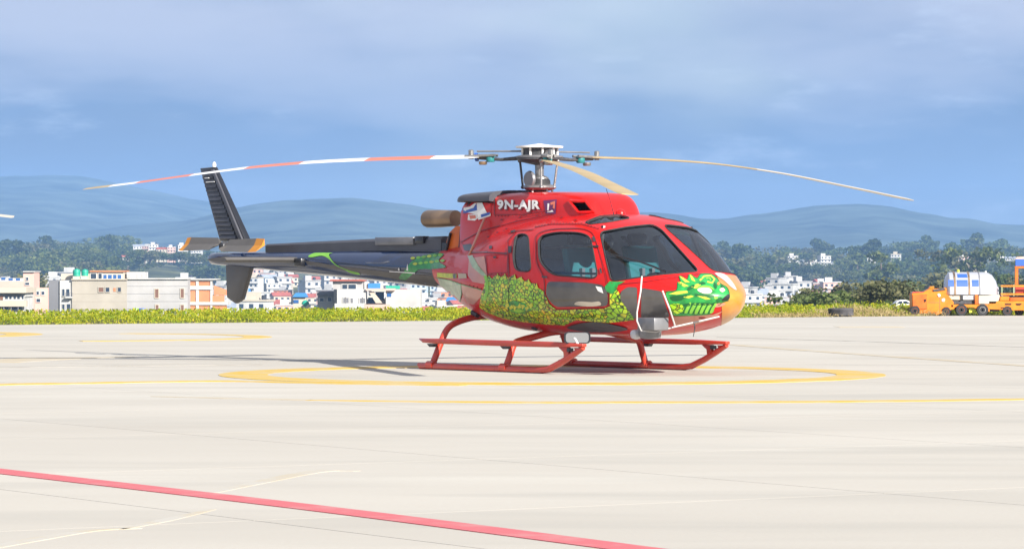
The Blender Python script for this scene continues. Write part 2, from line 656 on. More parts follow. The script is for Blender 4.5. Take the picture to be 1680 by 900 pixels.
# ------------------------------------------------------------------ terrain
UD = Vector((0.54, -0.842, 0)).normalized()       # along the slab lanes
VD = Vector((-UD.y, UD.x, 0))                     # across them; the apron's far edge runs this way
EDGE = 64.4                                       # distance of the far edge along -UD


def edge_dist(x, y):
    return -(x * UD.x + y * UD.y) - EDGE


def sstep(a, b, t):
    t = np.clip((t - a) / (b - a), 0, 1)
    return t * t * (3 - 2 * t)


def ground_z(x, y):
    x, y = np.asarray(x, float), np.asarray(y, float)
    e = edge_dist(x, y)
    z = -0.08 + 0.10 * sstep(0, 1.5, e)
    z = z - 15.5 * sstep(7, 90, e)
    px = 840 + F * x / np.maximum(y, 50)
    top = 16.0 + 3.5 * np.sin(px / 210 + 1.0) + 2.0 * np.sin(px / 77)
    z = z - 3.0 * sstep(300, 1000, y) + (top + 3.0) * sstep(950, 2300, y) - 30 * sstep(2400, 3000, y) * 1.0
    return z


ys = np.concatenate([np.linspace(-80, 60, 12), np.linspace(64, 200, 100), np.geomspace(205, 3600, 90)])
ss = np.linspace(-1, 1, 120)
V, Fc = [], []
for y in ys:
    half = 90 + 0.3 * max(y, 0)
    xs = ss * half
    zs = ground_z(xs, np.full_like(xs, y))
    V += list(zip(xs, np.full_like(xs, y), zs))
n = len(ss)
for i in range(len(ys) - 1):
    for j in range(n - 1):
        Fc.append((i * n + j, i * n + j + 1, (i + 1) * n + j + 1, (i + 1) * n + j))
M["terrain"] = mat("scrub_ground", (0.075, 0.095, 0.035), 0.95, var=0.5, vscale=0.02, col2=(0.17, 0.17, 0.07), spec=0.1, detail=10)
g = raw("ground", V, Fc, M["terrain"], smooth=True)
tag(g, kind="structure")


# far mountains: two ridges as height fields
def ridge(name, Y0, Y1, keys, seed, rough):
    kx, ky = zip(*keys)
    nx, ny = 330, 60
    V, Fc = [], []
    px = np.linspace(-900, 2600, nx)
    crest = np.interp(px, kx, ky)
    ker = np.ones(7) / 7
    crest = np.convolve(np.pad(crest, 3, mode="edge"), ker, "valid")
    crest = crest + np.array([(mnoise.fractal(Vector((p * 0.011, seed, 0.3)), 0.9, 2.1, 5) * 3.2) for p in px])
    zc = CAMH + (HY - crest) / F * Y1
    for j in range(ny):
        t = j / (ny - 1)
        Y = Y0 + (Y1 - Y0) * t
        X = (px - 840) / F * Y1 * (0.75 + 0.25 * t)
        # spurs and gullies running down from the crest
        sp = np.array([mnoise.ridged_multi_fractal(Vector((x * 0.0042 + seed, Y * 0.0011, seed * 1.7)), 0.8, 2.1, 6, 0.9, 2.0) for x in X]) - 1.1
        env = math.sin(math.pi * min(1.0, t * 0.98)) ** 0.7
        z = -22 + (zc + 22) * t ** 1.2 + sp * rough * env * (0.35 + 0.65 * t)
        V += list(zip(X, np.full(nx, Y), z))
    V += list(zip((px - 840) / F * Y1, np.full(nx, Y1 + 900), zc - 140))
    for i in range(ny):
        for j in range(nx - 1):
            Fc.append((i * nx + j, i * nx + j + 1, (i + 1) * nx + j + 1, (i + 1) * nx + j))
    o = raw(name, V, Fc, M["mountain"], smooth=True)
    return tag(o, kind="structure")


M["mountain"] = mat("forested_mountain", (0.02, 0.038, 0.04), 0.95, var=0.4, vscale=0.011, col2=(0.10, 0.13, 0.11), spec=0.05, detail=10)
ridge("mountains", 3400, 6200, [(-900, 300), (-200, 296), (0, 289), (95, 285), (150, 290), (200, 300), (260, 313), (330, 327), (380, 337), (430, 352), (700, 372), (1100, 362), (1300, 372), (1680, 380), (2600, 360)], 3, 15.0)
ridge("mountains", 2900, 4700, [(-900, 380), (0, 392), (330, 356), (385, 341), (430, 333), (500, 328), (560, 326), (640, 331), (700, 340), (800, 352), (960, 350), (1060, 345), (1120, 352), (1170, 359), (1250, 349), (1340, 338), (1420, 334), (1500, 344), (1580, 360), (1640, 368), (1680, 372), (2600, 350)], 11, 12.0)

# ------------------------------------------------------------------ apron: base sheet, slabs, paint
SS, ST = 3.843, 3.62
S0, T0 = EDGE, 28.0 * VD.y


def uv(s, t, z):
    p = UD * (-s) + VD * t
    return (p.x, p.y, z)


apron = raw("apron", [uv(-70, -70, -0.014), uv(EDGE, -70, -0.014), uv(EDGE, 120, -0.014), uv(-70, 120, -0.014)], [(0, 1, 2, 3)], M["slab"])
tag(apron, kind="structure")
hs, ht, gap = SS / 2 - 0.004, ST / 2 - 0.004, 0.0
sb = MB().box((-hs, -ht, -0.10), (hs, ht, 0.0))
slab_mesh = None
cnt = 0
ang = math.atan2(-UD.y, -UD.x)
for i in range(-4, 26):
    for j in range(-30, 40):
        s_c = S0 - (i + 0.5) * SS
        t_c = T0 + (j + 0.5) * ST
        c = uv(s_c, t_c, 0)
        if c[1] < 8 or s_c > EDGE:
            continue
        if abs(c[0]) > 0.141 * c[1] + 6.5:
            continue
        if slab_mesh is None:
            o = put("slab", sb, M["slab"], apron)
            slab_mesh = o.data
        else:
            o = bpy.data.objects.new("slab", slab_mesh)
            COL.objects.link(o)
            o.parent = apron
        o.location = (c[0], c[1], 0.0)
        o.rotation_euler = (0, 0, ang + (math.pi if random.random() < 0.5 else 0))
        cnt += 1
print("slabs", cnt)


def paint_coat(v, f):
    """give a painted strip of quads (pairs of edge points) a real thin edge that reaches into the slab"""
    n_ = len(v)
    v = v + [(p[0], p[1], -0.006) for p in v]
    f = f + [(k, k + n_, k + 2 + n_, k + 2) for k in range(0, n_ - 2, 2)] + [(k + 1, k + 3, k + 3 + n_, k + 1 + n_) for k in range(0, n_ - 2, 2)]
    f += [(0, 1, 1 + n_, n_), (n_ - 2, n_ - 1, 2 * n_ - 1, 2 * n_ - 2)]
    return v, f


def strip(name, pxs, w, m, z=0.003, ends=True, n=6):
    """painted line through photo ground points; w = width in metres (a number or one per point)"""
    P = [GP(*p) for p in pxs]
    Q = []
    ws = w if isinstance(w, (list, tuple)) else [w] * len(P)
    W_ = []
    for a in range(len(P) - 1):
        for k in range(n):
            t = k / n
            p0, p1, p2, p3 = P[max(a - 1, 0)], P[a], P[a + 1], P[min(a + 2, len(P) - 1)]
            q = 0.5 * ((2 * p1) + (p2 - p0) * t + (2 * p0 - 5 * p1 + 4 * p2 - p3) * t * t + (3 * p1 - p0 - 3 * p2 + p3) * t ** 3)
            Q.append(q)
            W_.append(ws[a] * (1 - t) + ws[a + 1] * t)
    Q.append(P[-1])
    W_.append(ws[-1])
    v, f = [], []
    for i, q in enumerate(Q):
        d = (Q[min(i + 1, len(Q) - 1)] - Q[max(i - 1, 0)]).normalized()
        nrm = Vector((-d.y, d.x, 0)) * W_[i] / 2
        v += [(q.x + nrm.x, q.y + nrm.y, z), (q.x - nrm.x, q.y - nrm.y, z)]
    for i in range(len(Q) - 1):
        f.append((2 * i, 2 * i + 1, 2 * i + 3, 2 * i + 2))
    v, f = paint_coat(v, f)
    o = raw(name, v, f, m, apron)
    return o


def ring(name, c, ro, ri, a0, a1, m, z=0.004, n=96):
    v, f = [], []
    for i in range(n + 1):
        a = R(a0 + (a1 - a0) * i / n)
        v += [(c[0] + ro[0] * math.cos(a), c[1] + ro[1] * math.sin(a), z), (c[0] + ri[0] * math.cos(a), c[1] + ri[1] * math.sin(a), z)]
    for i in range(n):
        f.append((2 * i, 2 * i + 1, 2 * i + 3, 2 * i + 2))
    v, f = paint_coat(v, f)
    return raw(name, v, f, m, apron)


ring("landing_circle", (0.42, 38.4), (3.51, 3.5), (3.0, 2.78), 0, 360, M["yellow_line"], n=160)
ring("landing_circle", (-7.4, 58.2), (3.55, 3.4), (3.1, 2.95), -75, 75, M["yellow_line"])
ring("landing_circle", (-11.3, 60.2), (3.5, 3.4), (2.9, 2.7), -60, 60, M["yellow_line"])
strip("yellow_line", [(505, 656), (840, 659.5), (1260, 659), (1500, 657), (1720, 654)], [0.12, 0.40, 0.40, 0.36, 0.3], M["yellow_line"])
strip("yellow_line", [(250, 650), (380, 653), (508, 656)], [0.06, 0.25, 0.12], M["faded_line"])
strip("yellow_line", [(-30, 631), (180, 627.5), (370, 625), (560, 629), (760, 632)], [0.42, 0.42, 0.36, 0.3, 0.2], M["yellow_line"], z=0.004)
strip("yellow_line", [(-30, 594), (40, 590), (110, 587), (215, 585)], [0.9, 0.8, 0.7, 0.3], M["faded_line"])
strip("yellow_line", [(1372, 536), (1480, 536)], [1.4, 1.0], M["faded_line"])
strip("yellow_line", [(1090, 556), (1300, 573), (1700, 601)], [0.1, 0.25, 0.2], M["faded_line"])
strip("red_line", [(-60, 766), (515, 833), (1078, 905)], 0.21, M["red_line"], z=0.004)
for pts, w in (([(352, 808), (420, 792), (520, 773), (590, 772)], [0.02, 0.10, 0.12, 0.05]), ([(200, 868), (270, 853), (350, 835)], [0.02, 0.08, 0.03]),
               ([(-10, 897), (60, 884), (150, 870), (232, 866)], [0.08, 0.1, 0.07, 0.02]), ):
    strip("rubbed_line", pts, w, M["ochre"], z=0.0025)
M["pale_band"] = worn_paint("pale_repair_band", (0.50, 0.478, 0.42), 0.35, 0.65, CONC, 1.0)
M["crack"] = worn_paint("tarry_joint", (0.27, 0.245, 0.21), 0.42, 0.66, CONC, 1.5)
for pts, w in (([(-20, 603), (200, 600), (430, 598)], 0.16), ([(1180, 553), (1420, 560), (1700, 570)], 0.12)):
    strip("sealed_joint", pts, w, M["crack"], z=0.0025)

# ------------------------------------------------------------------ roadside plants
def leaf_cards(P, size, up=0.3, jitter=0.5, seed=1, aspect=0.55):
    r_ = np.random.default_rng(seed)
    P = np.asarray(P, float)
    n_ = len(P)
    a = r_.normal(size=(n_, 3))
    a /= np.linalg.norm(a, axis=1)[:, None]
    b = r_.normal(size=(n_, 3))
    b[:, 2] += up
    b -= (b * a).sum(1)[:, None] * a
    b /= np.linalg.norm(b, axis=1)[:, None] + 1e-9
    s_ = size * (1 + jitter * (r_.random(n_) - 0.5) * 2)
    u = a * s_[:, None] * aspect
    w = b * s_[:, None]
    vv = np.stack([P - w * 0.5, P + u * 0.5, P + w * 0.5, P - u * 0.5], 1).reshape(-1, 3)
    ff = np.arange(n_ * 4).reshape(-1, 4)
    return vv, ff


def leaf_obj(name, vv, ff, m, parent=None):
    me = bpy.data.meshes.new(name)
    me.vertices.add(len(vv))
    me.vertices.foreach_set("co", vv.ravel())
    me.loops.add(ff.size)
    me.loops.foreach_set("vertex_index", ff.ravel().astype(np.int32))
    me.polygons.add(len(ff))
    me.polygons.foreach_set("loop_start", (np.arange(len(ff)) * ff.shape[1]).astype(np.int32))
    me.materials.append(m)
    me.update(calc_edges=True)
    me.validate()
    o = bpy.data.objects.new(name, me)
    COL.objects.link(o)
    if parent is not None:
        o.parent = parent
    return o


M["mustard"] = leaf_mat("flowering_mustard_leaves", (0.20, 0.27, 0.014), (0.48, 0.42, 0.03), objvar=0.0, trans=0.35, pal=[(0.4, (0.29, 0.33, 0.02)), (0.75, (0.40, 0.40, 0.025))], patch=1.6)
M["straw"] = leaf_mat("dry_grass_blades", (0.26, 0.19, 0.07), (0.48, 0.38, 0.20), objvar=0.0, trans=0.2)
M["bush"] = leaf_mat("scrub_leaves", (0.035, 0.06, 0.015), (0.14, 0.17, 0.05), objvar=0.3, trans=0.25)


def strip_points(n_, t0, t1, e0, e1, hfun, seed):
    r_ = np.random.default_rng(seed)
    t = r_.uniform(t0, t1, n_)
    e = r_.uniform(e0, e1, n_)
    x = -UD.x * (EDGE + e) + VD.x * t
    y = -UD.y * (EDGE + e) + VD.y * t
    h = hfun(t, e) * r_.beta(1.6, 1.3, n_)
    return np.stack([x, y, ground_z(x, y) + h], 1)


def lumps(t):
    return 0.6 + 0.22 * np.sin(t * 2.3 + 1) + 0.16 * np.sin(t * 5.7) + 0.10 * np.sin(t * 13.1 + 2) + 0.08 * np.sin(t * 29 + 1)


def t_of(px):
    """across-apron coordinate where the photo column px meets the far edge"""
    lo, hi = -200.0, 300.0
    for _ in range(60):
        t = (lo + hi) / 2
        p = UD * (-EDGE) + VD * t
        if 840 + F * p.x / p.y < px:
            lo = t
        else:
            hi = t
    return t


tl, tr, tm = t_of(-150), t_of(1830), t_of(1180)
pts = strip_points(60000, tl, tr, 0.05, 3.2, lambda t, e: ((0.17 + 0.05 * sstep(12, 22, t)) * np.clip(lumps(t) * 1.1 - 0.05 + 0.5 * np.maximum(0, np.sin(t * 1.13 + 2) * np.sin(t * 3.7)) ** 2, 0.12, 1.5)) * (0.35 + 0.65 * sstep(0, 1.2, e)), 5)
vv, ff = leaf_cards(pts, 0.046, up=1.3, seed=3, jitter=0.75, aspect=0.4)
tag(leaf_obj("mustard_plants", vv, ff, M["mustard"]), label="bright yellow-green flowering plants along the far edge of the apron", cat="plants", kind="stuff")
pts = np.concatenate([strip_points(5000, t_of(1395), t_of(1560), -0.02, 2.0, lambda t, e: 0.26 * np.clip(lumps(t * 1.7), 0.2, 1.2), 8),
                      strip_points(1800, t_of(1260), t_of(1400), -0.02, 0.8, lambda t, e: 0.14 + 0 * t, 9),
                      strip_points(3000, tl, tm, -0.05, 0.5, lambda t, e: 0.06 + 0 * t, 10)])
vv, ff = leaf_cards(pts, 0.09, up=2.5, seed=4, aspect=0.12)
tag(leaf_obj("dry_grass", vv, ff, M["straw"]), label="dry straw-coloured grass at the apron edge left of the orange tractor", cat="grass", kind="stuff")
pts = strip_points(14000, t_of(-150), tr, 3.0, 9, lambda t, e: 0.17 + 0 * t, 12)
vv, ff = leaf_cards(pts, 0.07, up=0.8, seed=6)
tag(leaf_obj("verge_weeds", vv, ff, M["mustard"]), label="yellow-green weeds on the bank behind the flowering plants", cat="weeds", kind="stuff")

# ------------------------------------------------------------------ trees
def crown_points(kind, n_, r_):
    P = []
    if kind == "round":
        lob = [(r_.normal(0, 0.42, 2), r_.uniform(0.35, 1.0), r_.uniform(0.28, 0.5)) for _ in range(15)]
    elif kind == "tall":
        lob = [(r_.normal(0, 0.22, 2), r_.uniform(0.3, 1.5), r_.uniform(0.2, 0.36)) for _ in range(15)]
    elif kind == "airy":
        lob = [(r_.normal(0, 0.5, 2), r_.uniform(0.55, 1.3), r_.uniform(0.16, 0.3)) for _ in range(17)]
    else:
        lob = [(r_.normal(0, 0.55, 2), r_.uniform(0.05, 0.5), r_.uniform(0.22, 0.42)) for _ in range(14)]
    for c, h, rad in lob:
        k = int(n_ / len(lob))
        d = r_.normal(size=(k, 3))
        d /= np.linalg.norm(d, axis=1)[:, None]
        q = d * rad * r_.uniform(0.55, 1.08, (k, 1))
        q[:, 2] *= 0.75
        P.append(q + np.array([c[0], c[1], h]))
    return np.concatenate(P), lob


M["amber_tip"] = mat("amber_tip_paint", (0.50, 0.20, 0.015), 0.5, var=0.1)
M["leaf_dark"] = leaf_mat("dark_tree_leaves", (0.022, 0.046, 0.012), (0.10, 0.13, 0.035))
M["leaf_mid"] = leaf_mat("mid_tree_leaves", (0.035, 0.065, 0.015), (0.16, 0.18, 0.05))
M["leaf_pale"] = leaf_mat("pale_tree_leaves", (0.06, 0.075, 0.03), (0.20, 0.19, 0.09))
M["bark"] = mat("bark", (0.14, 0.11, 0.08), 0.9, var=0.4, vscale=6)
M["pale_bark"] = mat("pale_bark", (0.34, 0.29, 0.22), 0.9, var=0.2, vscale=6)


def make_tree(kind, leafm, seed, n_=900, barkm=None):
    r_ = np.random.default_rng(seed)
    P, lob = crown_points(kind, n_, r_)
    root = thing("bush" if kind == "bush" else "tree", "", "bush" if kind == "bush" else "tree")
    vv, ff = leaf_cards(P, 0.15, up=0.2, seed=seed, aspect=0.8)
    leaf_obj("crown", vv, ff, leafm, root)
    tb = MB()
    top = 0.6 if kind in ("round", "bush") else 1.1
    tb.tube([(0, 0, -0.25), (0.01, 0.0, 0.1), (-0.02, 0.02, top * 0.55), (0.02, 0, top)], [0.065, 0.05, 0.036, 0.012], 8)
    for k in range(6):
        c, h, rad = lob[k]
        z0 = max(0.06, min(h, top) * 0.5)
        tb.tube([(0, 0, z0), (c[0] * 0.5, c[1] * 0.5, (z0 + h) / 2), (c[0], c[1], h)], [0.026, 0.016, 0.006], 5)
    put("trunk", tb, barkm or M["bark"], root, smooth=True)
    return root


protos = [make_tree("round", M["leaf_dark"], 21), make_tree("round", M["leaf_mid"], 22), make_tree("tall", M["leaf_dark"], 23),
          make_tree("airy", M["leaf_pale"], 24, 620, M["pale_bark"]), make_tree("round", M["leaf_pale"], 25), make_tree("bush", M["bush"], 26), make_tree("tall", M["leaf_mid"], 27),
          make_tree("airy", M["leaf_mid"], 28, 650, M["pale_bark"])]
proto_used = [False] * len(protos)
KINDW = ["dense dark green tree", "rounded mid green tree", "tall narrow dark tree", "thin pale tree", "dull olive tree", "low green scrub bush", "tall mid green tree", "thin green tree"]


def tree_at(px, Y, size, k, where, group, base=None, sx=1.0):
    x = (px - 840) / F * Y
    z = float(ground_z(x, Y)) if base is None else base
    s_ = (size * sx, size * sx, size * 0.8)
    if not proto_used[k]:
        proto_used[k] = True
        o = protos[k]
        o.location = (x, Y, z)
        o.scale = s_
        tag(o, KINDW[k] + ", " + where, None, group)
    else:
        o = dup(protos[k], (x, Y, z), 0, s_, KINDW[k] + ", " + where, group)
    o.rotation_euler = (0, 0, random.uniform(0, 6.28))
    return o


def place(where, px, Y, p0, p1, y0, y1):
    side = ("far left end", "left part", "left middle", "centre", "right middle", "right part", "far right end")[max(0, min(6, int(7 * (px - p0) / (p1 - p0))))]
    row = ("front", "second", "third", "rear")[max(0, min(3, int(4 * (Y - y0) / (y1 - y0))))]
    return row + " row, " + side + " of " + where


r2 = random.Random(5)
CLUSTERS = ((200, 330), (1292, 1372), (1424, 1434), (1464, 1476), (1576, 1594), (1628, 1662))


def clear_view(px, Y):
    return Y > 1900 or not any(a - 9 < px < b + 9 for a, b in CLUSTERS)


# the wooded slope, left and right of the helicopter
for i in range(120):
    px = r2.uniform(-70, 350)
    Y = r2.uniform(1500, 2350)
    if not clear_view(px, Y):
        Y = r2.uniform(1930, 2350) if r2.random() < 0.6 else r2.uniform(1100, 1350)
    tree_at(px, Y, r2.uniform(6.5, 11.5), r2.choice([0, 0, 0, 1, 1, 2, 4]), place("left wood", px, Y, -70, 350, 1500, 2350), "trees of the left wood")
for i in range(125):
    px = r2.uniform(1150, 1760)
    Y = r2.uniform(1050, 2350) if px > 1420 else r2.uniform(1350, 2350)
    if not clear_view(px, Y):
        Y = r2.uniform(1930, 2350) if r2.random() < 0.6 else r2.uniform(1000, 1250)
    tree_at(px, Y, r2.uniform(6.5, 12.5), r2.choice([0, 0, 0, 1, 2, 2, 4, 3, 6]), place("right wood", px, Y, 1150, 1760, 1050, 2350), "trees of the right wood")
for i in range(26):
    px = r2.uniform(400, 1150)
    tree_at(px, r2.uniform(1900, 2350), r2.uniform(6, 10), r2.choice([0, 1, 4]), place("ridge behind helicopter", px, 1950, 400, 1150, 1900, 2350), "trees on the ridge behind the helicopter")
for i in range(40):
    px = r2.uniform(1200, 1440)
    Y = r2.uniform(1350, 1760)
    tree_at(px, Y, r2.uniform(3.0, 6.0), r2.choice([0, 1, 4, 5, 5]), place("slope above black tyre", px, Y, 1200, 1440, 1350, 1760), "small trees on the slope above the tyre")
# single trees
for px, py, Y, sz, k, sx, lab in ((206, 412, 2500, 16, 1, 1.5, "standing alone above the left skyline"), (66, 470, 640, 3.6, 4, 1.0, "beside the narrow pink house"),
                          (1535, 470, 700, 4.6, 4, 1.35, "behind the orange tow tractor"), (1475, 488, 520, 3.6, 1, 1.4, "left of the orange tow tractor"), (1600, 452, 1000, 9.5, 7, 0.9, "rising above the silver tank"),
                          (1572, 450, 1100, 10.0, 3, 0.9, "left of the tallest pale trunk above the tank"), (1446, 452, 1150, 8.6, 6, 1.1, "on the slope above the black tyre"), (1640, 470, 620, 4.0, 0, 1.2, "behind the tank's right end"),
                          (1670, 480, 420, 2.7, 4, 1.2, "behind the platform truck"), (1600, 484, 560, 3.6, 0, 1.5, "low behind the silver tank")):
    z = CAMH + (HY - py) / F * Y - sz * 0.35
    tree_at(px, Y, sz, k, lab, None, base=z, sx=sx)
ORDT = ["first", "second", "third", "fourth", "fifth", "sixth", "seventh", "eighth", "ninth", "tenth", "eleventh", "twelfth", "thirteenth"]
for i, (px, Y, sz) in enumerate(sorted([(1345, 210, 1.5), (1372, 190, 1.4), (1402, 205, 1.7), (1432, 170, 1.3), (1458, 230, 1.9), (1322, 250, 1.3), (1490, 200, 1.4), (1510, 240, 1.8), (1545, 260, 2.0), (1415, 320, 2.4), (1380, 300, 2.0), (1470, 340, 2.8), (1525, 350, 2.8)])):
    z = CAMH + (HY - r2.uniform(496, 505)) / F * Y - sz * 0.1
    tree_at(px, Y, sz, 5 if i % 3 else 4, ORDT[i] + " from left between tyre and tractor", "scrub bushes right of the tyre", base=z, sx=1.1)

# ------------------------------------------------------------------ buildings
def wallm(name, c, v=0.08):
    return mat(name, c, 0.9, var=v, vscale=0.35, objvar=0.06, spec=0.15, detail=8)


M["w_white"] = wallm("white_render", (0.50, 0.49, 0.465), 0.2)
M["w_bluish"] = wallm("pale_blue_render", (0.46, 0.54, 0.62))
M["w_pink"] = wallm("pink_render", (0.58, 0.38, 0.32))
M["w_beige"] = wallm("beige_render", (0.50, 0.44, 0.35))
M["w_grey"] = wallm("raw_concrete_wall", (0.38, 0.37, 0.36), 0.12)
M["w_brick"] = wallm("orange_brick", (0.52, 0.21, 0.10), 0.15)
M["w_tan"] = wallm("grey_tan_concrete", (0.37, 0.335, 0.28), 0.12)
M["w_dark"] = wallm("dark_cement", (0.17, 0.17, 0.18), 0.12)  # dark grey cement, its own colour
M["r_tin"] = wallm("tin_roof", (0.30, 0.33, 0.38), 0.2)
M["r_red"] = wallm("red_tile_roof", (0.36, 0.10, 0.07), 0.2)
M["r_blue"] = wallm("blue_tin_roof", (0.05, 0.20, 0.48), 0.1)
M["pane"] = mat("window_pane", (0.03, 0.045, 0.07), 0.15)
M["pane_blue"] = mat("blue_window_pane", (0.03, 0.10, 0.28), 0.15)
M["shutter"] = mat("brown_shutter", (0.16, 0.075, 0.045), 0.7)
M["tank_green"] = mat("green_plastic", (0.01, 0.30, 0.20), 0.5, var=0.1)
M["tank_blue"] = mat("blue_plastic", (0.015, 0.09, 0.45), 0.45, var=0.1)


def house_proto(w, d, h, st, wall, roofm, rooftype, nw, seed):
    root = thing("house", "", "house")
    r_ = random.Random(seed)
    b = MB().box((-w / 2, -d / 2, -6), (w / 2, d / 2, h))
    wo_ = put("wall", b, wall, root)
    rf = MB()
    if rooftype == "flat":
        t = 0.35
        rf.box((-w / 2 - 0.3, -d / 2 - 0.3, h + 0.002), (w / 2 + 0.3, d / 2 + 0.3, h + t))
        rf.box((-w * 0.3, 0, h + t + 0.003), (w * 0.12, d * 0.35, h + t + 1.7))
    else:
        rf.prism([(-d / 2 - 0.4, h + 0.002), (d / 2 + 0.4, h + 0.002), (0, h + 1.5)], 0, -w / 2 - 0.4, w / 2 + 0.4)
    roof = put("roof", rf, roofm, root)
    if rooftype == "flat":
        tk = MB().lathe([(0.55, 0), (0.6, 0.1), (0.6, 0.9), (0.3, 1.05)], 2, (w * 0.3, 0, h + 0.35), 12)
        put("water_tank", tk, M["rubber"] if seed % 2 else M["tank_blue"], roof)
    sh = h / st
    wm = None
    for s_ in range(st):
        for k in range(nw):
            cx = -w / 2 + (k + 0.5) * w / nw
            cz = s_ * sh + sh * 0.55
            mb = MB().box((-0.5, -0.06, -0.48), (0.5, 0.04, 0.48))
            if wm is None:
                o = put("window", mb, M["pane"], root)
                wm = o.data
            else:
                o = bpy.data.objects.new("window", wm)
                COL.objects.link(o)
                o.parent = root
            o.location = (cx, -d / 2, cz)
    sl = MB()
    for s_ in range(1, st):
        sl.box((-w / 2 - 0.25, -d / 2 - 0.9, s_ * sh - 0.12), (w / 2 + 0.25, -d / 2 - 0.003, s_ * sh + 0.12))
    if st > 1:
        put("balcony_slab", sl, M["w_white"] if seed % 2 else M["w_grey"], root)
    return root


HP = [(house_proto(8, 7, 7.2, 3, M["w_white"], M["w_white"], "flat", 3, 1), "white three storey house"),
      (house_proto(6.5, 7, 5.0, 2, M["w_bluish"], M["r_tin"], "gable", 3, 2), "pale blue tin-roofed house"),
      (house_proto(7, 6, 7.2, 3, M["w_pink"], M["w_white"], "flat", 3, 3), "pink house with pale roof"),
      (house_proto(9, 7, 4.8, 2, M["w_white"], M["r_tin"], "gable", 4, 4), "long white tin-roofed house"),
      (house_proto(6, 6, 7.4, 3, M["w_grey"], M["w_grey"], "flat", 2, 5), "bare grey concrete house"),
      (house_proto(7, 7, 4.8, 2, M["w_beige"], M["r_red"], "gable", 3, 6), "beige house with red roof"),
      (house_proto(7.5, 6, 5.0, 2, M["w_brick"], M["w_grey"], "flat", 3, 7), "orange brick house"),
      (house_proto(6, 6, 5.0, 2, M["w_white"], M["r_blue"], "gable", 2, 8), "white blue-roofed house"),
      (house_proto(7, 6, 9.6, 4, M["w_white"], M["w_beige"], "flat", 3, 9), "tall white house")]
HU = [False] * len(HP)


def house_at(px, Y, k, where, group, rz=0.0, sc=1.0, base=None):
    x = (px - 840) / F * Y
    z = float(ground_z(x, Y)) if base is None else base
    root, lab = HP[k]
    if not HU[k]:
        HU[k] = True
        root.location = (x, Y, z)
        root.rotation_euler = (0, 0, rz)
        root.scale = (sc,) * 3
        return tag(root, lab + ", " + where, None, group)
    return dup(root, (x, Y, z), rz, (sc,) * 3, lab + ", " + where, group)


r3 = random.Random(11)


def town(n_, p0, p1, y0, y1, where, group, ks, smin=6.5, sc=(0.8, 1.1)):
    done = []
    tries = 0
    while len(done) < n_ and tries < 6000:
        tries += 1
        Y = math.sqrt(r3.uniform(y0 * y0, y1 * y1))
        px = r3.uniform(p0, p1)
        x = (px - 840) / F * Y
        if any((x - a) ** 2 + (Y - b) ** 2 < smin * smin * 1.6 for a, b in done):
            continue
        done.append((x, Y))
        house_at(px, Y, r3.choice(ks), place(where, px, Y, p0, p1, y0, y1), group, r3.uniform(-0.5, 0.5), r3.uniform(*sc))


town(100, 385, 780, 900, 1750, "town below tail boom", "town houses below the tail boom", [0, 1, 1, 2, 3, 4, 4, 5, 6, 7, 8, 5])
town(34, -30, 130, 900, 1500, "town left of concrete block", "town houses at the left edge", [0, 2, 3, 5, 6, 4, 1])
town(26, 130, 390, 1000, 1500, "town behind concrete block", "town houses behind the concrete block", [0, 1, 3, 2, 4, 7])
town(34, 1205, 1365, 1050, 1560, "town right of nose", "town houses right of the nose", [0, 2, 3, 5, 6, 4])
ORD = ["first", "second", "third", "fourth", "fifth", "sixth", "seventh", "eighth", "ninth", "tenth", "eleventh", "twelfth", "thirteenth"]
SK = []
# white houses up on the skyline
for cl, ks, where, grp in (([(228, 408), (241, 411), (252, 409), (265, 412), (233, 420), (281, 413), (299, 411), (206, 424), (323, 414)], [3, 2, 0, 5], "on skyline by tail fin", "skyline houses left"),
                          ([(1300, 429), (1312, 431), (1334, 433), (1345, 435), (1352, 430), (1362, 436), (1368, 432), (1325, 438), (1339, 440)], [0, 3, 5, 2], "on skyline above black tyre", "skyline houses above the tyre"),
                          ([(1430, 429), (1470, 432), (1582, 431), (1589, 434), (1632, 428), (1640, 432), (1646, 438), (1658, 426), (1552, 434)], [0, 8, 2, 3], "on skyline above silver tank", "skyline houses above the tank")):
    for i, (px, py) in enumerate(cl):
        Y = r3.uniform(1780, 1880)
        sc = r3.uniform(0.5, 0.68)
        z = CAMH + (HY - py - 6) / F * Y
        for dx in (-3.5, 3.5):
            SK.append((px + dx + r3.uniform(-2, 2), py + 5))
        house_at(px, Y, ks[i % len(ks)], ORD[sorted(cl).index((px, py))] + " from left " + where, grp, r3.uniform(-0.4, 0.4), sc, base=z)


for px, py in SK:
    sz = r3.uniform(3.5, 6.0)
    Y = r3.uniform(1690, 1760)
    tree_at(px, Y, sz, r3.choice([0, 1, 4, 5]), place("shrubs before skyline houses", px if px < 340 else (px - 1290 if px < 1400 else px - 1420), Y, *((200, 330) if px < 340 else ((0, 90) if px < 1400 else (0, 245))), 1690, 1760) + (" by fin" if px < 340 else (" above tyre" if px < 1400 else " above tank")), "small trees before the skyline houses", base=CAMH + (HY - py) / F * Y - sz * 0.8)


def wbox(name, p0, p1, q0, q1, Y, dep, m, parent, bevel=0.0, mb=None):
    a, b = W(p0, q1, Y), W(p1, q0, Y)
    bx = mb or MB()
    bx.box((a.x, Y, a.z), (b.x, Y + dep, b.z))
    if name is None:
        return bx
    return put(name, bx, m, parent, world=True, bevel=bevel)


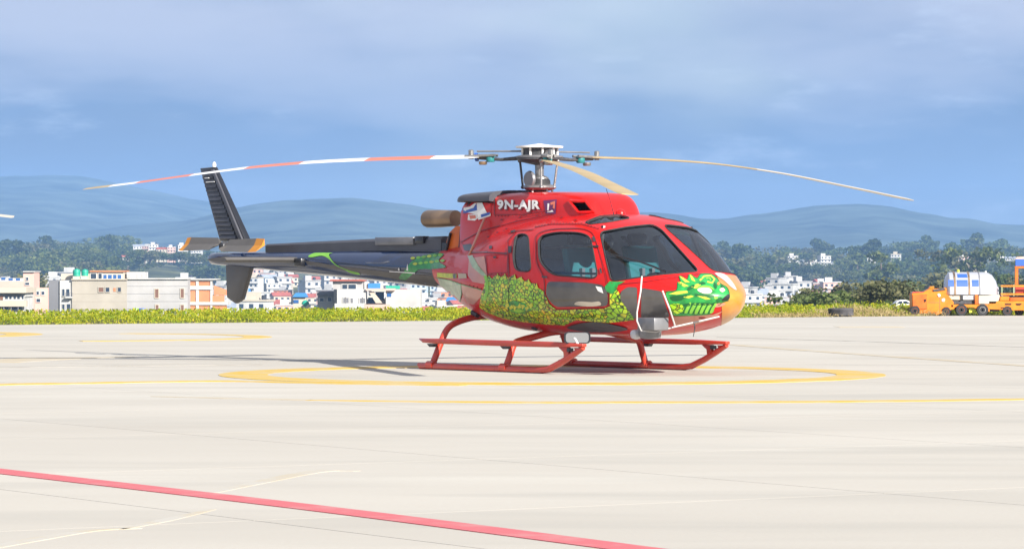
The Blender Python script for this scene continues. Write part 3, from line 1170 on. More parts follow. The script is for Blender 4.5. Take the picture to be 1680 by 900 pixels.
def windows(parent, Y, rects, m, name="window", frame=None):
    for p0, p1, q0, q1 in rects:
        o = wbox(name, p0, p1, q0, q1, Y - 0.06, 0.3, m, parent)
        if frame is not None:
            a, b = W(p0, q1, Y), W(p1, q0, Y)
            fr = MB()
            t = 0.09
            fr.box((a.x - t, Y - 0.10, a.z - t), (a.x, Y + 0.1, b.z + t))
            fr.box((b.x, Y - 0.10, a.z - t), (b.x + t, Y + 0.1, b.z + t))
            fr.box((a.x + 0.001, Y - 0.10, b.z), (b.x - 0.001, Y + 0.1, b.z + t))
            fr.box((a.x + 0.001, Y - 0.13, a.z - t), (b.x - 0.001, Y + 0.1, a.z))
            put("frame", fr, frame, o, world=True)


BY = 480.0
b = thing("concrete_building", "wide grey concrete block with white stair bay behind the plants at left", "building", W(200, 560, BY))
wbox("wall", 118, 208, 459, 575, BY, 9, M["w_tan"], b)
wbox("wall", 208.2, 308, 458, 575, BY + 0.1, 9, M["w_grey"], b)
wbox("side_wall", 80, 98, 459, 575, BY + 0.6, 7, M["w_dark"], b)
wbox("stair_bay", 98.1, 118, 460, 575, BY + 0.3, 8, M["w_white"], b)
windows(b, BY, [(162, 170, 471.5, 478.5)], M["shutter"], frame=M["w_tan"])
windows(b, BY, [(173.5, 179.5, 471.5, 478.5), (193.5, 198.5, 471.5, 478)], M["pane"], frame=M["w_tan"])
windows(b, BY, [(186, 190, 472, 478)], M["w_brick"])
windows(b, BY + 0.1, [(254.5, 260, 474, 488), (296.5, 301.5, 473.5, 488), (255.5, 260, 500, 513), (297, 301.5, 500, 513)], M["shutter"], frame=M["w_beige"])
windows(b, BY + 0.3, [(102, 106, 474, 485), (108.5, 114, 474, 485.5), (102, 106, 499, 510), (109.5, 115.5, 498.5, 511)], M["pane"], frame=M["w_white"])
for q in (486.5, 511.5):
    wbox("balcony_slab", 107, 118.5, q, q + 2.2, BY - 0.6, 0.85, M["w_white"], b)
    rl = MB()
    for k in range(6):
        a = W(107.5 + k * 2.1, q, BY - 0.55)
        rl.box((a.x, a.y, a.z), (a.x + 0.04, a.y + 0.04, a.z + 0.55))
    put("balcony_rail", rl, M["light_grey"], b, world=True)
wbox("ledge", 117, 209, 457.2, 459, BY - 0.25, 9.4, M["w_beige"], b)
wbox("ledge", 209.2, 309, 456.2, 457.9, BY - 0.2, 9.5, M["w_white"], b)
# form-work seams on the two raw walls, a storey band
for q in (469, 481.5, 494, 506):
    wbox("wall_joint", 208.6, 307.6, q, q + 0.35, BY + 0.07, 0.2, M["w_dark"], b)
    if q > 475:
        wbox("wall_joint", 118.4, 207.6, q, q + 0.3, BY - 0.03, 0.2, M["w_tan"], b)
pent = wbox("penthouse", 137, 203, 445.5, 457, BY + 2.0, 5, M["w_beige"], b)
wbox("penthouse_roof", 147, 204.5, 443.6, 445.5, BY + 1.6, 6, M["w_brick"], b)
windows(b, BY + 2.0, [(149, 158, 448.5, 457), (161.5, 167, 448.5, 457)], M["pane"], frame=M["w_white"])
windows(b, BY + 2.0, [(169.5, 175, 450.5, 457), (177, 183.5, 450.5, 457), (185.5, 191, 450.5, 457), (193, 199, 450.5, 457)], M["pane_blue"], frame=M["w_white"])
wbox("roof_parapet", 100, 120, 449, 459, BY + 3, 0.3, M["w_beige"], b)
wbox("roof_room", 208, 238, 446, 456, BY + 3.2, 4, M["w_white"], b)
windows(b, BY + 3.2, [(210, 215, 449, 456), (223, 227, 449, 456), (231, 235, 449, 456)], M["w_grey"])
for (p0, p1, q0, q1, lab) in ((119.5, 132, 441, 453, "green roof water tank, left of the pair on the concrete block"), (133.5, 145, 441.5, 452.5, "green roof water tank, right of the pair on the concrete block")):
    a, c = W((p0 + p1) / 2, q1, BY + 1.4), W((p0 + p1) / 2, q0, BY + 1.4)
    r_ = (p1 - p0) / 2 / F * BY
    t = thing("water_tank", lab, "water tank", a, 0, "green roof tanks")
    h_ = c.z - a.z
    put("drum", MB().lathe([(r_ * 0.95, 0), (r_, 0.05 * h_), (r_, 0.28 * h_), (r_ * 0.96, 0.31 * h_), (r_, 0.34 * h_), (r_, 0.62 * h_), (r_ * 0.96, 0.65 * h_), (r_, 0.68 * h_), (r_ * 0.9, 0.88 * h_), (r_ * 0.4, 0.97 * h_)], 2, (0, 0, 0), 20), M["tank_green"], t, smooth=True)
    put("lid", MB().lathe([(r_ * 0.38, 0.96 * h_), (r_ * 0.36, 1.02 * h_), (0.01, 1.03 * h_)], 2, (0, 0, 0), 16), M["tank_green"], t)
    put("stand", MB().box((-r_ * 0.9, -r_ * 0.9, -0.45), (r_ * 0.9, r_ * 0.9, -0.002)), M["w_beige"], t)

b = thing("brick_building", "white framed building with orange brick infill beside the concrete block", "building", W(345, 560, BY + 4))
for p0, p1, q0, q1 in ((310, 321.5, 460.5, 468.5), (326, 345, 460.5, 468.5), (310, 321.5, 475, 495), (326, 345, 475, 495), (310, 321.5, 500, 540), (326, 345, 500, 540), (348.5, 368, 484.5, 495), (348.5, 372, 500, 540)):
    wbox("brick_infill", p0, p1, q0, q1, BY + 4.15, 0.25, M["w_brick"], b)
for p0, p1 in ((308.3, 310.2), (321.5, 326), (345, 348.4)):
    wbox("column", p0, p1, 459, 560, BY + 4, 0.5, M["w_white"], b)
for q0, q1, p1 in ((459, 460.4, 352), (468.6, 474.9, 348.3), (495.1, 499.9, 374)):
    wbox("floor_slab", 308.4, p1, q0, q1, BY + 3.9, 5, M["w_white"], b)
wbox("back_wall", 309, 347, 461, 560, BY + 6, 0.3, M["w_brick"], b)
rf = MB()
a, c = W(350, 484, BY + 4.2), W(373, 474, BY + 4.2)
rf.prism([(a.x, a.z), (c.x + 0.1, a.z), (c.x + 0.1, c.z - 0.2), (a.x, c.z + 0.5)], 1, BY + 5.0, BY + 5.3)
put("gable_wall", rf, M["w_brick"], b, world=True)
wbox("roof_slab", 306, 356, 457, 458.8, BY + 3.7, 6, M["w_white"], b)

b = thing("white_house", "white two-storey house with flat roof at the left edge", "house", W(20, 560, 420))
wbox("wall", -30, 39, 487, 570, 420, 8, M["w_white"], b)
wbox("upper_wall", -30, 42, 478.5, 486.8, 420.6, 7, M["w_white"], b)
wbox("roof", -32, 43, 471.5, 480.2, 419.2, 9, M["w_beige"], b)
wbox("balcony_band", -32, 43.5, 493, 502.5, 418.9, 1.0, M["w_beige"], b)
windows(b, 420, [(8.5, 13, 485.5, 490), (15.5, 19, 485.5, 490), (22.5, 26, 485.5, 490), (28.5, 32.5, 485.5, 490), (36, 38.5, 485, 490)], M["pane"])
windows(b, 420, [(0, 5, 485, 492)], M["shutter"])
windows(b, 420, [(-6, 13, 503, 507), (17, 36, 503, 507)], M["pane"])
for p in (5.5, 17.5, 29):
    wbox("column", p, p + 1.2, 502.6, 570, 419, 0.3, M["w_dark"], b)
b = thing("pink_house", "narrow pink house tower left of the concrete block", "house", W(48, 560, 520))
wbox("wall", 38, 56, 446, 570, 520, 6, M["w_pink"], b)
wbox("roof", 37.5, 57, 444.6, 446, 519.6, 7, M["w_white"], b)
wbox("annex", 56.2, 79, 472, 570, 521, 5, M["w_pink"], b)
windows(b, 520, [(43, 46.5, 455, 459.5), (41.5, 48, 463.5, 467), (42, 48, 472, 476)], M["pane"], frame=M["w_white"])
windows(b, 521, [(60, 64, 478, 483), (68, 73, 478, 483), (60, 66, 490, 495)], M["pane"], frame=M["w_white"])
b = thing("long_house", "long house with orange roof strip at the left edge", "house", W(10, 540, 620))
wbox("wall", -40, 39, 456, 560, 620, 6, M["w_white"], b)
wbox("roof", -41, 40, 461, 471, 619.3, 0.7, M["w_pink"], b)
windows(b, 620, [(2, 9, 455, 459), (14, 21, 456.2, 460), (26, 33, 456.2, 460)], M["pane_blue"])

# the white building under the tail boom
b = thing("white_building", "large white building with blue windows under the tail boom", "building", W(615, 560, 430))
wbox("wall", 553, 600, 474.5, 580, 430, 7, M["w_white"], b)
wbox("wall", 633, 690, 475, 580, 430.2, 7, M["w_white"], b)
wbox("wing", 600.1, 632.9, 490, 580, 432.5, 4, M["w_white"], b)
wbox("upper_storey", 546, 596, 461, 474.3, 431, 6, M["w_grey"], b)
wbox("roof", 541, 598, 458.5, 460.9, 430.4, 8, M["r_red"], b)
wbox("canopy", 600, 648, 473, 476.5, 429.6, 3, M["w_pink"], b)
wbox("tower", 598, 605, 462, 476, 431.5, 2, M["w_white"], b)
wbox("roof_screen", 604, 624, 464.5, 472.8, 431.2, 0.3, M["r_blue"], b)
wbox("roof_screen", 633, 656, 468.5, 474, 431.8, 0.3, M["tank_green"], b)
windows(b, 431, [(561.5, 569.5, 466.5, 473.8), (571.5, 584, 466.5, 473.8)], M["pane"], frame=M["w_white"])
windows(b, 430, [(563, 566.3, 488.5, 497), (567.2, 572, 488.5, 497), (575, 579, 489, 497), (590, 594, 489, 497), (595, 599, 489, 497)], M["w_dark"], frame=M["w_white"])
windows(b, 432.5, [(604, 618, 488, 497), (616, 630, 478.5, 492)], M["pane_blue"])
windows(b, 430.2, [(635, 642, 480.5, 486.5)], M["pane_blue"])
st = MB()
a, c = W(605, 478, 430), W(627, 497, 430)
st.prism([(a.x, a.z), (a.x + 0.55, a.z), (c.x, c.z), (c.x - 0.75, c.z)], 1, 430, 431)
put("stair", st, M["w_beige"], b, world=True)
wbox("boundary_wall", 549, 598, 497.5, 580, 428, 0.3, M["w_white"], b)
wbox("boundary_wall", 598.2, 640, 499, 580, 428, 0.3, M["w_pink"], b)
wbox("boundary_wall", 640.2, 682, 503, 580, 428.1, 0.3, M["w_white"], b)
b = thing("grey_house", "grey concrete house against the white building's left side", "house", W(532, 560, 440))
wbox("wall", 521, 547.5, 484.5, 580, 440, 6, M["w_grey"], b)
wbox("roof", 520, 548.5, 478, 484.3, 439.5, 7, M["w_dark"], b)
wbox("side_tower", 547.7, 553, 466, 580, 439, 6, M["w_grey"], b)
windows(b, 440, [(538, 544, 488, 494), (525, 531, 489, 494)], M["pane"], frame=M["w_white"])
b = thing("blue_roofed_shed", "low shed with bright blue roof left of the grey house", "shed", W(491, 560, 445))
wbox("wall", 481, 502, 487, 580, 445, 4, M["w_beige"], b)
a, c = W(480, 487, 444.6), W(503, 480.5, 444.6)
put("roof", MB().prism([(a.x, a.z), (c.x, a.z), (c.x - 0.35, c.z), (a.x + 0.35, c.z)], 1, 444.6, 449), M["r_blue"], b, world=True)
windows(b, 445, [(481.5, 490, 491.5, 497)], M["pane_blue"])
b = thing("green_tent", "small bright green domed tent beside the blue roofed shed", "tent", W(501, 500, 443))
a = W(501, 499, 443)
put("canopy", MB().ellipsoid((a.x, a.y, a.z), (0.48, 0.48, 0.52), 16, 8), M["tank_green"], b, world=True, smooth=True)
put("plinth", MB().box((a.x - 0.5, a.y - 0.4, a.z - 9), (a.x + 0.5, a.y + 0.5, a.z - 0.02)), M["w_beige"], b, world=True)
for p, m_, lab in ((222.5, M["lgreen"], "bright green drum standing before the concrete block"), (233.5, M["tank_blue"], "bright blue drum standing before the concrete block")):
    a = W(p, 517.5, BY - 8)
    t = thing("drum", lab, "drum", a)
    rr = 0.46
    put("drum_shell", MB().lathe([(rr * 0.9, 0), (rr, 0.08), (rr, 0.42), (rr * 1.04, 0.45), (rr, 0.48), (rr, 0.82), (rr * 0.85, 0.95), (rr * 0.3, 0.98)], 2, (0, 0, 0), 18), m_, t, smooth=True)
    put("footing", MB().box((-0.5, -0.5, -8), (0.5, 0.5, -0.003)), M["w_grey"], t)
b = thing("yellow_house", "low yellow-walled house right of the helicopter nose", "house", W(1315, 540, 560))
wbox("wall", 1300, 1328, 488, 560, 560, 6, M["w_beige"], b)
wbox("roof", 1298, 1330, 484.5, 487.8, 559.4, 7, M["mustard_wall"] if "mustard_wall" in M else M["w_beige"], b)
windows(b, 560, [(1305, 1309, 491, 496), (1316, 1320, 491, 496)], M["pane"], frame=M["w_white"])

# ------------------------------------------------------------------ HELICOPTER
# local axes: x towards the nose, y to port, z up; the mast stands at the origin
YAW = R(-52)
HC, HSN = math.cos(R(52)), math.sin(R(52))
X0 = 45.0 / 148.0
heli = thing("helicopter", "red and blue helicopter with a green dragon livery parked on the yellow landing circle", "helicopter", (X0, D, 0), YAW)
HM = Matrix.Translation((X0, D, 0)) @ Matrix.Rotation(YAW, 4, "Z")
HI = HM.inverted()


def L(px, py, y):
    """local point seen at photo pixel (px, py) in the plane at lateral distance y"""
    u = (px - 840) / F
    x = (u * (D + y * HC) - X0 - y * HSN) / (HC + u * HSN)
    Y = D - x * HSN + y * HC
    return Vector((x, y, CAMH + (HY - py) / F * Y))


def pch(xs, ks):
    """smooth monotone interpolation through keys (x, v)"""
    kx = np.array([k[0] for k in ks], float)
    kv = np.array([k[1] for k in ks], float)
    h = np.diff(kx)
    dl = np.diff(kv) / h
    m = np.zeros(len(kx))
    m[0], m[-1] = dl[0], dl[-1]
    for i in range(1, len(kx) - 1):
        if dl[i - 1] * dl[i] > 0:
            w1, w2 = 2 * h[i] + h[i - 1], h[i] + 2 * h[i - 1]
            m[i] = (w1 + w2) / (w1 / dl[i - 1] + w2 / dl[i])
    xs = np.asarray(xs, float)
    i = np.clip(np.searchsorted(kx, xs) - 1, 0, len(kx) - 2)
    t = (xs - kx[i]) / h[i]
    return kv[i] * (1 + 2 * t) * (1 - t) ** 2 + m[i] * h[i] * t * (1 - t) ** 2 + kv[i + 1] * t * t * (3 - 2 * t) + m[i + 1] * h[i] * t * t * (t - 1)


def loft(xs, w, zc, zt, zb, nu, nl, seg=72, caps=True):
    v, f = [], []
    for i, x in enumerate(xs):
        for k in range(seg):
            a = 2 * math.pi * (k + 0.5) / seg
            c, s = math.cos(a), math.sin(a)
            n_ = nu[i] if s > 0 else nl[i]
            y = w[i] * math.copysign(abs(c) ** (2 / n_), c)
            z = zc[i] + ((zt[i] - zc[i]) if s > 0 else (zc[i] - zb[i])) * math.copysign(abs(s) ** (2 / n_), s)
            v.append((x, y, z))
    N = len(xs)
    for i in range(N - 1):
        for k in range(seg):
            k2 = (k + 1) % seg
            f.append((i * seg + k, i * seg + k2, (i + 1) * seg + k2, (i + 1) * seg + k))
    f.append(tuple(range(seg)))
    f.append(tuple(range((N - 1) * seg, N * seg))[::-1])
    return v, f


KW = [(-1.66, 0.245), (-1.2, 0.40), (-0.8, 0.58), (-0.3, 0.78), (0.3, 0.89), (1.0, 0.93), (1.7, 0.915), (2.2, 0.82), (2.6, 0.64), (2.8, 0.53), (3.0, 0.385), (3.1, 0.285), (3.17, 0.18), (3.205, 0.05)]
KT = [(-1.66, 1.34), (-1.15, 1.40), (-0.5, 1.50), (0, 1.60), (0.5, 1.68), (1.0, 1.71), (1.5, 1.70), (1.75, 1.675), (1.95, 1.625), (2.1, 1.55), (2.3, 1.425), (2.6, 1.23), (2.84, 1.075), (2.95, 1.02), (3.1, 0.935), (3.17, 0.88), (3.205, 0.84)]
KB = [(-1.66, 0.89), (-1.5, 0.82), (-1.2, 0.70), (-0.8, 0.58), (-0.3, 0.48), (0.3, 0.415), (1.0, 0.40), (2.0, 0.405), (2.5, 0.45), (2.8, 0.51), (3.0, 0.59), (3.1, 0.66), (3.17, 0.74), (3.205, 0.80)]
KC = [(-1.66, 1.115), (-1.0, 1.06), (-0.3, 1.0), (1.0, 0.98), (2.2, 0.93), (2.8, 0.86), (3.205, 0.82)]
KN = [(-1.66, 2.05), (-0.6, 2.2), (0.5, 2.6), (1.6, 2.9), (2.3, 2.5), (3.205, 2.05)]


def body_params(xs, inset=0.0, floor=0.0):
    w, zt, zb, zc = pch(xs, KW), pch(xs, KT), pch(xs, KB), pch(xs, KC)
    nu = pch(xs, KN)
    return w - inset, zc, zt - inset, zb + inset + floor, nu, nu * 1.05


bx_ = np.concatenate([np.linspace(-1.66, 2.8, 76), np.linspace(2.84, 3.1, 9), [3.13, 3.155, 3.175, 3.19, 3.2, 3.205]])
BV, BF = loft(bx_, *body_params(bx_))
bvh_body = BVHTree.FromPolygons([Vector(p) for p in BV], BF)

CW = [(-0.98, 0.36), (-0.9, 0.41), (-0.5, 0.455), (0.3, 0.47), (0.9, 0.44), (1.2, 0.40), (1.31, 0.36), (1.45, 0.28)]
CTP = [(-0.98, 1.86), (-0.85, 1.905), (-0.5, 1.94), (0.2, 1.955), (0.9, 1.945), (1.16, 1.925), (1.26, 1.87), (1.36, 1.76), (1.45, 1.66)]
cx_ = np.concatenate([np.linspace(-0.98, 1.1, 34), np.linspace(1.14, 1.45, 12)])
cw_, ct_ = pch(cx_, CW), pch(cx_, CTP)
one = np.ones_like(cx_)
# the cowling flares out at its foot into the cabin shoulders
CV, CF = loft(cx_, cw_, one * 1.42, ct_, one * 1.15, one * 5.5, one * 4.0, 64)
CV = [(x, y * (1 + 0.42 * min(1.0, max(0.0, (x + 0.98) / 0.5)) * max(0.0, (1.70 - z) / 0.45) ** 1.6), z) for x, y, z in CV]
bvh_cowl = BVHTree.FromPolygons([Vector(p) for p in CV], CF)

bo_a, bo_b = Vector((-1.62, 0, 1.115)), L(350, 424, 0)
BR0, BR1 = 0.232, 0.072
nb = 34
boom_path = [bo_a.lerp(bo_b, i / nb) for i in range(nb + 1)]
boom_r = [BR0 + (BR1 - BR0) * i / nb for i in range(nb + 1)]
bmb = MB()
bmb.tube(boom_path + [bo_b + Vector((-0.10, 0, 0.01))], boom_r + [0.02], 40)
bvh_boom = BVHTree.FromPolygons([Vector(p) for p in bmb.v], bmb.f)
ALL = (bvh_body, bvh_cowl, bvh_boom)


def cast(px, py, trees=ALL):
    o = HI @ Vector((0, 0, CAMH))
    d = (HI.to_3x3() @ Vector(((px - 840) / F, 1.0, (HY - py) / F))).normalized()
    best = None
    for t in trees:
        loc, nrm, idx, dist = t.ray_cast(o, d)
        if loc is not None and (best is None or dist < best[2]):
            best = (loc, nrm if nrm.dot(d) < 0 else -nrm, dist)
    if best is None:
        mid = o + d * (D + 0.2)
        for _ in range(3):
            c = min((t.find_nearest(mid) for t in trees), key=lambda q: (q[0] - mid).length)
            mid = o + d * ((c[0] - o).dot(d))
        n_ = c[1]
        return c[0], (n_ if n_.dot(d) < 0.2 else -n_), 0
    return best


def dens(poly, step, closed=True):
    out = []
    n_ = len(poly)
    for i in range(n_ if closed else n_ - 1):
        a, b = Vector(poly[i]), Vector(poly[(i + 1) % n_])
        k = max(1, int((b - a).length / step))
        out += [a.lerp(b, j / k) for j in range(k)]
    if not closed:
        out.append(Vector(poly[-1]))
    return out


def rnd(poly, r):
    """round the corners of a pixel polygon"""
    out = []
    n_ = len(poly)
    for i in range(n_):
        p, a, b = Vector(poly[i]), Vector(poly[i - 1]), Vector(poly[(i + 1) % n_])
        ra, rb = min(r, (a - p).length * 0.45), min(r, (b - p).length * 0.45)
        s, e = p + (a - p).normalized() * ra, p + (b - p).normalized() * rb
        for k in range(6):
            t = k / 5
            out.append(s * (1 - t) ** 2 + p * 2 * t * (1 - t) + e * t * t)
    return out


def smooth_poly(poly, n_=5):
    out = []
    m = len(poly)
    P = [Vector(p) for p in poly]
    for a in range(m):
        p0, p1, p2, p3 = P[a - 1], P[a], P[(a + 1) % m], P[(a + 2) % m]
        for k in range(n_):
            t = k / n_
            out.append(0.5 * ((2 * p1) + (p2 - p0) * t + (2 * p0 - 5 * p1 + 4 * p2 - p3) * t * t + (3 * p1 - p0 - 3 * p2 + p3) * t ** 3))
    return out


def inside(p, poly):
    c = False
    n_ = len(poly)
    for i in range(n_):
        a, b = poly[i], poly[i - 1]
        if (a[1] > p[1]) != (b[1] > p[1]) and p[0] < (b[0] - a[0]) * (p[1] - a[1]) / (b[1] - a[1] + 1e-12) + a[0]:
            c = not c
    return c


def tri_poly(poly, step):
    B = dens(poly, step)
    pts = [Vector((p[0], p[1])) for p in B]
    n_ = len(pts)
    xs = [p.x for p in pts]
    ys_ = [p.y for p in pts]
    x = min(xs) + step / 2
    while x < max(xs):
        y = min(ys_) + step / 2
        while y < max(ys_):
            if inside((x, y), B) and min((Vector((x, y)) - q).length for q in pts) > step * 0.45:
                pts.append(Vector((x, y)))
            y += step
        x += step
    r_ = delaunay_2d_cdt(pts, [(i, (i + 1) % n_) for i in range(n_)], [list(range(n_))], 1, 1e-5)
    return r_[0], [f for f in r_[2]]


def decal(name, poly, m, parent, layer=1, step=6, trees=ALL, off=None, smooth=True):
    v2, f2 = tri_poly(poly, step)
    v = []
    e = off if off is not None else 0.003 + 0.0022 * layer
    ns = []
    for p in v2:
        loc, nrm, _ = cast(p.x, p.y, trees)
        v.append(loc + nrm * e)
        ns.append(nrm)
    f3 = []
    for q in f2:
        fn = (v[q[1]] - v[q[0]]).cross(v[q[2]] - v[q[0]])
        f3.append(tuple(q) if fn.dot(ns[q[0]]) > 0 else tuple(q)[::-1])
    o = raw(name, v, f3, m, parent, smooth)
    return o


def mirror_obj(o, name=None):
    me = o.data.copy()
    for v in me.vertices:
        v.co.y = -v.co.y
    me.flip_normals()
    c = bpy.data.objects.new(name or o.name.split(".")[0], me)
    COL.objects.link(c)
    c.parent = o.parent
    return c


def seam(name, line, wpx, m, parent, closed=False, layer=3, trees=ALL, step=5):
    """thin strip following the surface along a pixel polyline"""
    P = dens(line, step, closed)
    if closed:
        P.append(P[0])
    v, f = [], []
    for i, p in enumerate(P):
        d = (P[min(i + 1, len(P) - 1)] - P[max(i - 1, 0)])
        if closed and i in (0, len(P) - 1):
            d = P[1] - P[-2]
        d.normalize()
        n_ = Vector((-d.y, d.x)) * wpx / 2
        for q in (p + n_, p - n_):
            loc, nrm, _ = cast(q.x, q.y, trees)
            v.append(loc + nrm * (0.003 + 0.0022 * layer))
    for i in range(len(P) - 1):
        f.append((2 * i, 2 * i + 1, 2 * i + 3, 2 * i + 2))
    return raw(name, v, f, m, parent)


# ---- window outlines in the photograph
POLY = {
    "windshield": rnd([(985, 381), (1030, 372.5), (1071, 368.5), (1085, 377), (1146, 444.5), (1080, 450), (1004, 460), (995, 425)], 7),
    "door_window": rnd([(884, 388), (912, 381.5), (950, 382), (968, 388), (981, 456), (905, 450), (885, 428)], 12),
    "roof_window": rnd([(961, 364.5), (985, 354.8), (1018, 353.3), (1033, 357.8), (1002, 363.5), (968, 367.5)], 4),
    "rear_window": rnd([(846, 388), (855, 384), (866, 386), (871, 445), (846, 443), (842, 420)], 9),
}
DIRS = {"roof_window": Vector((0.05, -0.22, 0.97)).normalized(), "windshield": Vector((0.74, -0.48, 0.47)).normalized(), "door_window": Vector((0.12, -1, 0.1)).normalized(), "rear_window": Vector((-0.05, -1, 0.12)).normalized()}


def grow(poly, k):
    c = sum((Vector(p) for p in poly), Vector((0, 0))) / len(poly)
    out = []
    n_ = len(poly)
    for i in range(n_):
        d = (Vector(poly[(i + 1) % n_]) - Vector(poly[i - 1]))
        if d.length < 1e-6:
            out.append(Vector(poly[i]))
            continue
        d.normalize()
        nn = Vector((d.y, -d.x))
        if nn.dot(Vector(poly[i]) - c) < 0:
            nn = -nn
        out.append(Vector(poly[i]) + nn * k)
    return out


# shell with a hollow cabin and real window openings
body = raw("body_shell", BV, BF, M["red"], heli)
ix = np.linspace(0.15, 2.72, 30)
iv, if_ = loft(ix, *body_params(ix, 0.055, 0.06), 40)
cav = raw("cavity", iv, if_, M["dark_in"])
cut_v, cut_f = [], []
for k, poly in POLY.items():
    dv = DIRS[k]
    hits = [cast(p[0], p[1], (bvh_body,))[0] for p in dens(poly, 9)]
    for sgn in (1, -1):
        d = Vector((dv.x, dv.y * sgn, dv.z))
        H_ = [Vector((p.x, p.y * sgn, p.z)) for p in hits]
        c = sum(H_, Vector()) / len(H_)
        Hp = [p - d * (p - c).dot(d) for p in H_]
        o = len(cut_v)
        n_ = len(Hp)
        out_, in_ = (0.32, 0.30) if k == "windshield" else ((0.12, 0.12) if k == "roof_window" else (0.32, 0.2))
        cut_v += [p + d * out_ for p in Hp] + [p - d * in_ for p in Hp]
        cut_f += [tuple(range(o, o + n_)), tuple(range(o + n_, o + 2 * n_))[::-1]] + [(o + i, o + n_ + i, o + n_ + (i + 1) % n_, o + (i + 1) % n_) for i in range(n_)]
cutter = raw("cutter", cut_v, cut_f, M["rubber"])
for ob in (body, cav, cutter):
    bm = bmesh.new()
    bm.from_mesh(ob.data)
    bmesh.ops.recalc_face_normals(bm, faces=bm.faces)
    bm.to_mesh(ob.data)
    bm.free()
cav.matrix_world = HM
cutter.matrix_world = HM
for ob in (cav, cutter):
    md = body.modifiers.new("cut", "BOOLEAN")
    md.operation = "DIFFERENCE"
    md.object = ob
    md.solver = "EXACT"
    md.material_mode = "TRANSFER"
bpy.context.view_layer.update()
dg = bpy.context.evaluated_depsgraph_get()
nm = bpy.data.meshes.new_from_object(body.evaluated_get(dg))
body.modifiers.clear()
body.data = nm
nm.polygons.foreach_set("use_smooth", [True] * len(nm.polygons))
nm.set_sharp_from_angle(angle=R(32))
bpy.data.objects.remove(cutter)
nm.name = "body_shell"
print("body faces", len(nm.polygons))

for k, poly in POLY.items():
    gl = decal(k, grow(poly, 1.6), M["glass"], heli, trees=(bvh_body,), off=-0.010, step=9)
    gp = mirror_obj(gl)
    P3 = []
    for p in dens(grow(poly, 0.6), 4):
        loc, nrm, _ = cast(p.x, p.y, (bvh_body,))
        P3.append(loc + nrm * 0.001)
    P3.append(P3[0])
    sl = put("window_seal", MB().tube(P3, 0.009 if k != "windshield" else 0.008, 6, cap=False), M["rubber"], gl, smooth=True)
    s2 = mirror_obj(sl)
    s2.parent = gp

# cowling, its dark rear top, intake
cowl = raw("engine_cowling", CV, CF, M["red"], heli)
bm = bmesh.new()
bm.from_mesh(cowl.data)
bmesh.ops.recalc_face_normals(bm, faces=bm.faces)
bm.to_mesh(cowl.data)
bm.free()
cowl.data.polygons.foreach_set("use_smooth", [True] * len(cowl.data.polygons))
cowl.data.set_sharp_from_angle(angle=R(45))
tx = np.linspace(-1.02, -0.28, 14)
tw, tt = pch(tx, [(-1.02, 0.37), (-0.9, 0.44), (-0.28, 0.488)]), pch(tx, [(-1.02, 1.93), (-0.95, 1.955), (-0.7, 1.97), (-0.28, 1.985)])
on2 = np.ones_like(tx)
tv, tf = loft(tx, tw, on2 * 1.875, tt, on2 * 1.855, on2 * 3.4, on2 * 6, 40)
put("cowling_cap", MB().add(tv, tf), M["grey_panel"], heli, smooth=True)
seam("panel_seam", [(752, 331), (782, 331), (812, 333), (812, 319)], 2.2, M["black"], cowl)
ipts = [cast(p[0], p[1], (bvh_cowl,))[0] for p in dens([(935, 330.5), (961, 331), (974, 348), (950, 348.5)], 6)]
idir = Vector((0.45, -0.85, 0.12)).normalized()
ic = sum(ipts, Vector()) / len(ipts)
ipts = [p - idir * (p - ic).dot(idir) for p in ipts]
n_ = len(ipts)
icut = raw("cutter", [p + idir * 0.3 for p in ipts] + [p - idir * 0.22 for p in ipts], [tuple(range(n_)), tuple(range(n_, 2 * n_))[::-1]] + [(i, n_ + i, n_ + (i + 1) % n_, (i + 1) % n_) for i in range(n_)], M["intake_dark"])
bm = bmesh.new()
bm.from_mesh(icut.data)
bmesh.ops.recalc_face_normals(bm, faces=bm.faces)
bm.to_mesh(icut.data)
bm.free()
icut.matrix_world = HM
md = cowl.modifiers.new("cut", "BOOLEAN")
md.operation, md.object, md.solver, md.material_mode = "DIFFERENCE", icut, "EXACT", "TRANSFER"
md = cowl.modifiers.new("cabin", "BOOLEAN")
md.operation, md.object, md.solver, md.material_mode = "DIFFERENCE", cav, "EXACT", "TRANSFER"
bpy.context.view_layer.update()
nm = bpy.data.meshes.new_from_object(cowl.evaluated_get(bpy.context.evaluated_depsgraph_get()))
cowl.modifiers.clear()
cowl.data = nm
nm.name = "engine_cowling"
bpy.data.objects.remove(icut)
bpy.data.objects.remove(cav)
# raised lip round the intake
P3 = []
for p in dens([(935, 330.5), (961, 331), (974, 348), (950, 348.5)], 5):
    loc, nrm, _ = cast(p.x, p.y, (bvh_cowl,))
    P3.append(loc + nrm * 0.012)
P3.append(P3[0])
put("intake_lip", MB().tube(P3, 0.016, 8, cap=False), M["red"], cowl, smooth=True)
seam("cowling_seam", [(812, 352.5), (860, 352), (905, 345)], 1.2, M["maroon"], cowl)
seam("cowling_seam", [(812, 334), (812, 352)], 1.2, M["maroon"], cowl)
seam("cowling_seam", [(752, 400), (790, 379), (850, 363), (905, 352)], 1.4, M["maroon"], heli)

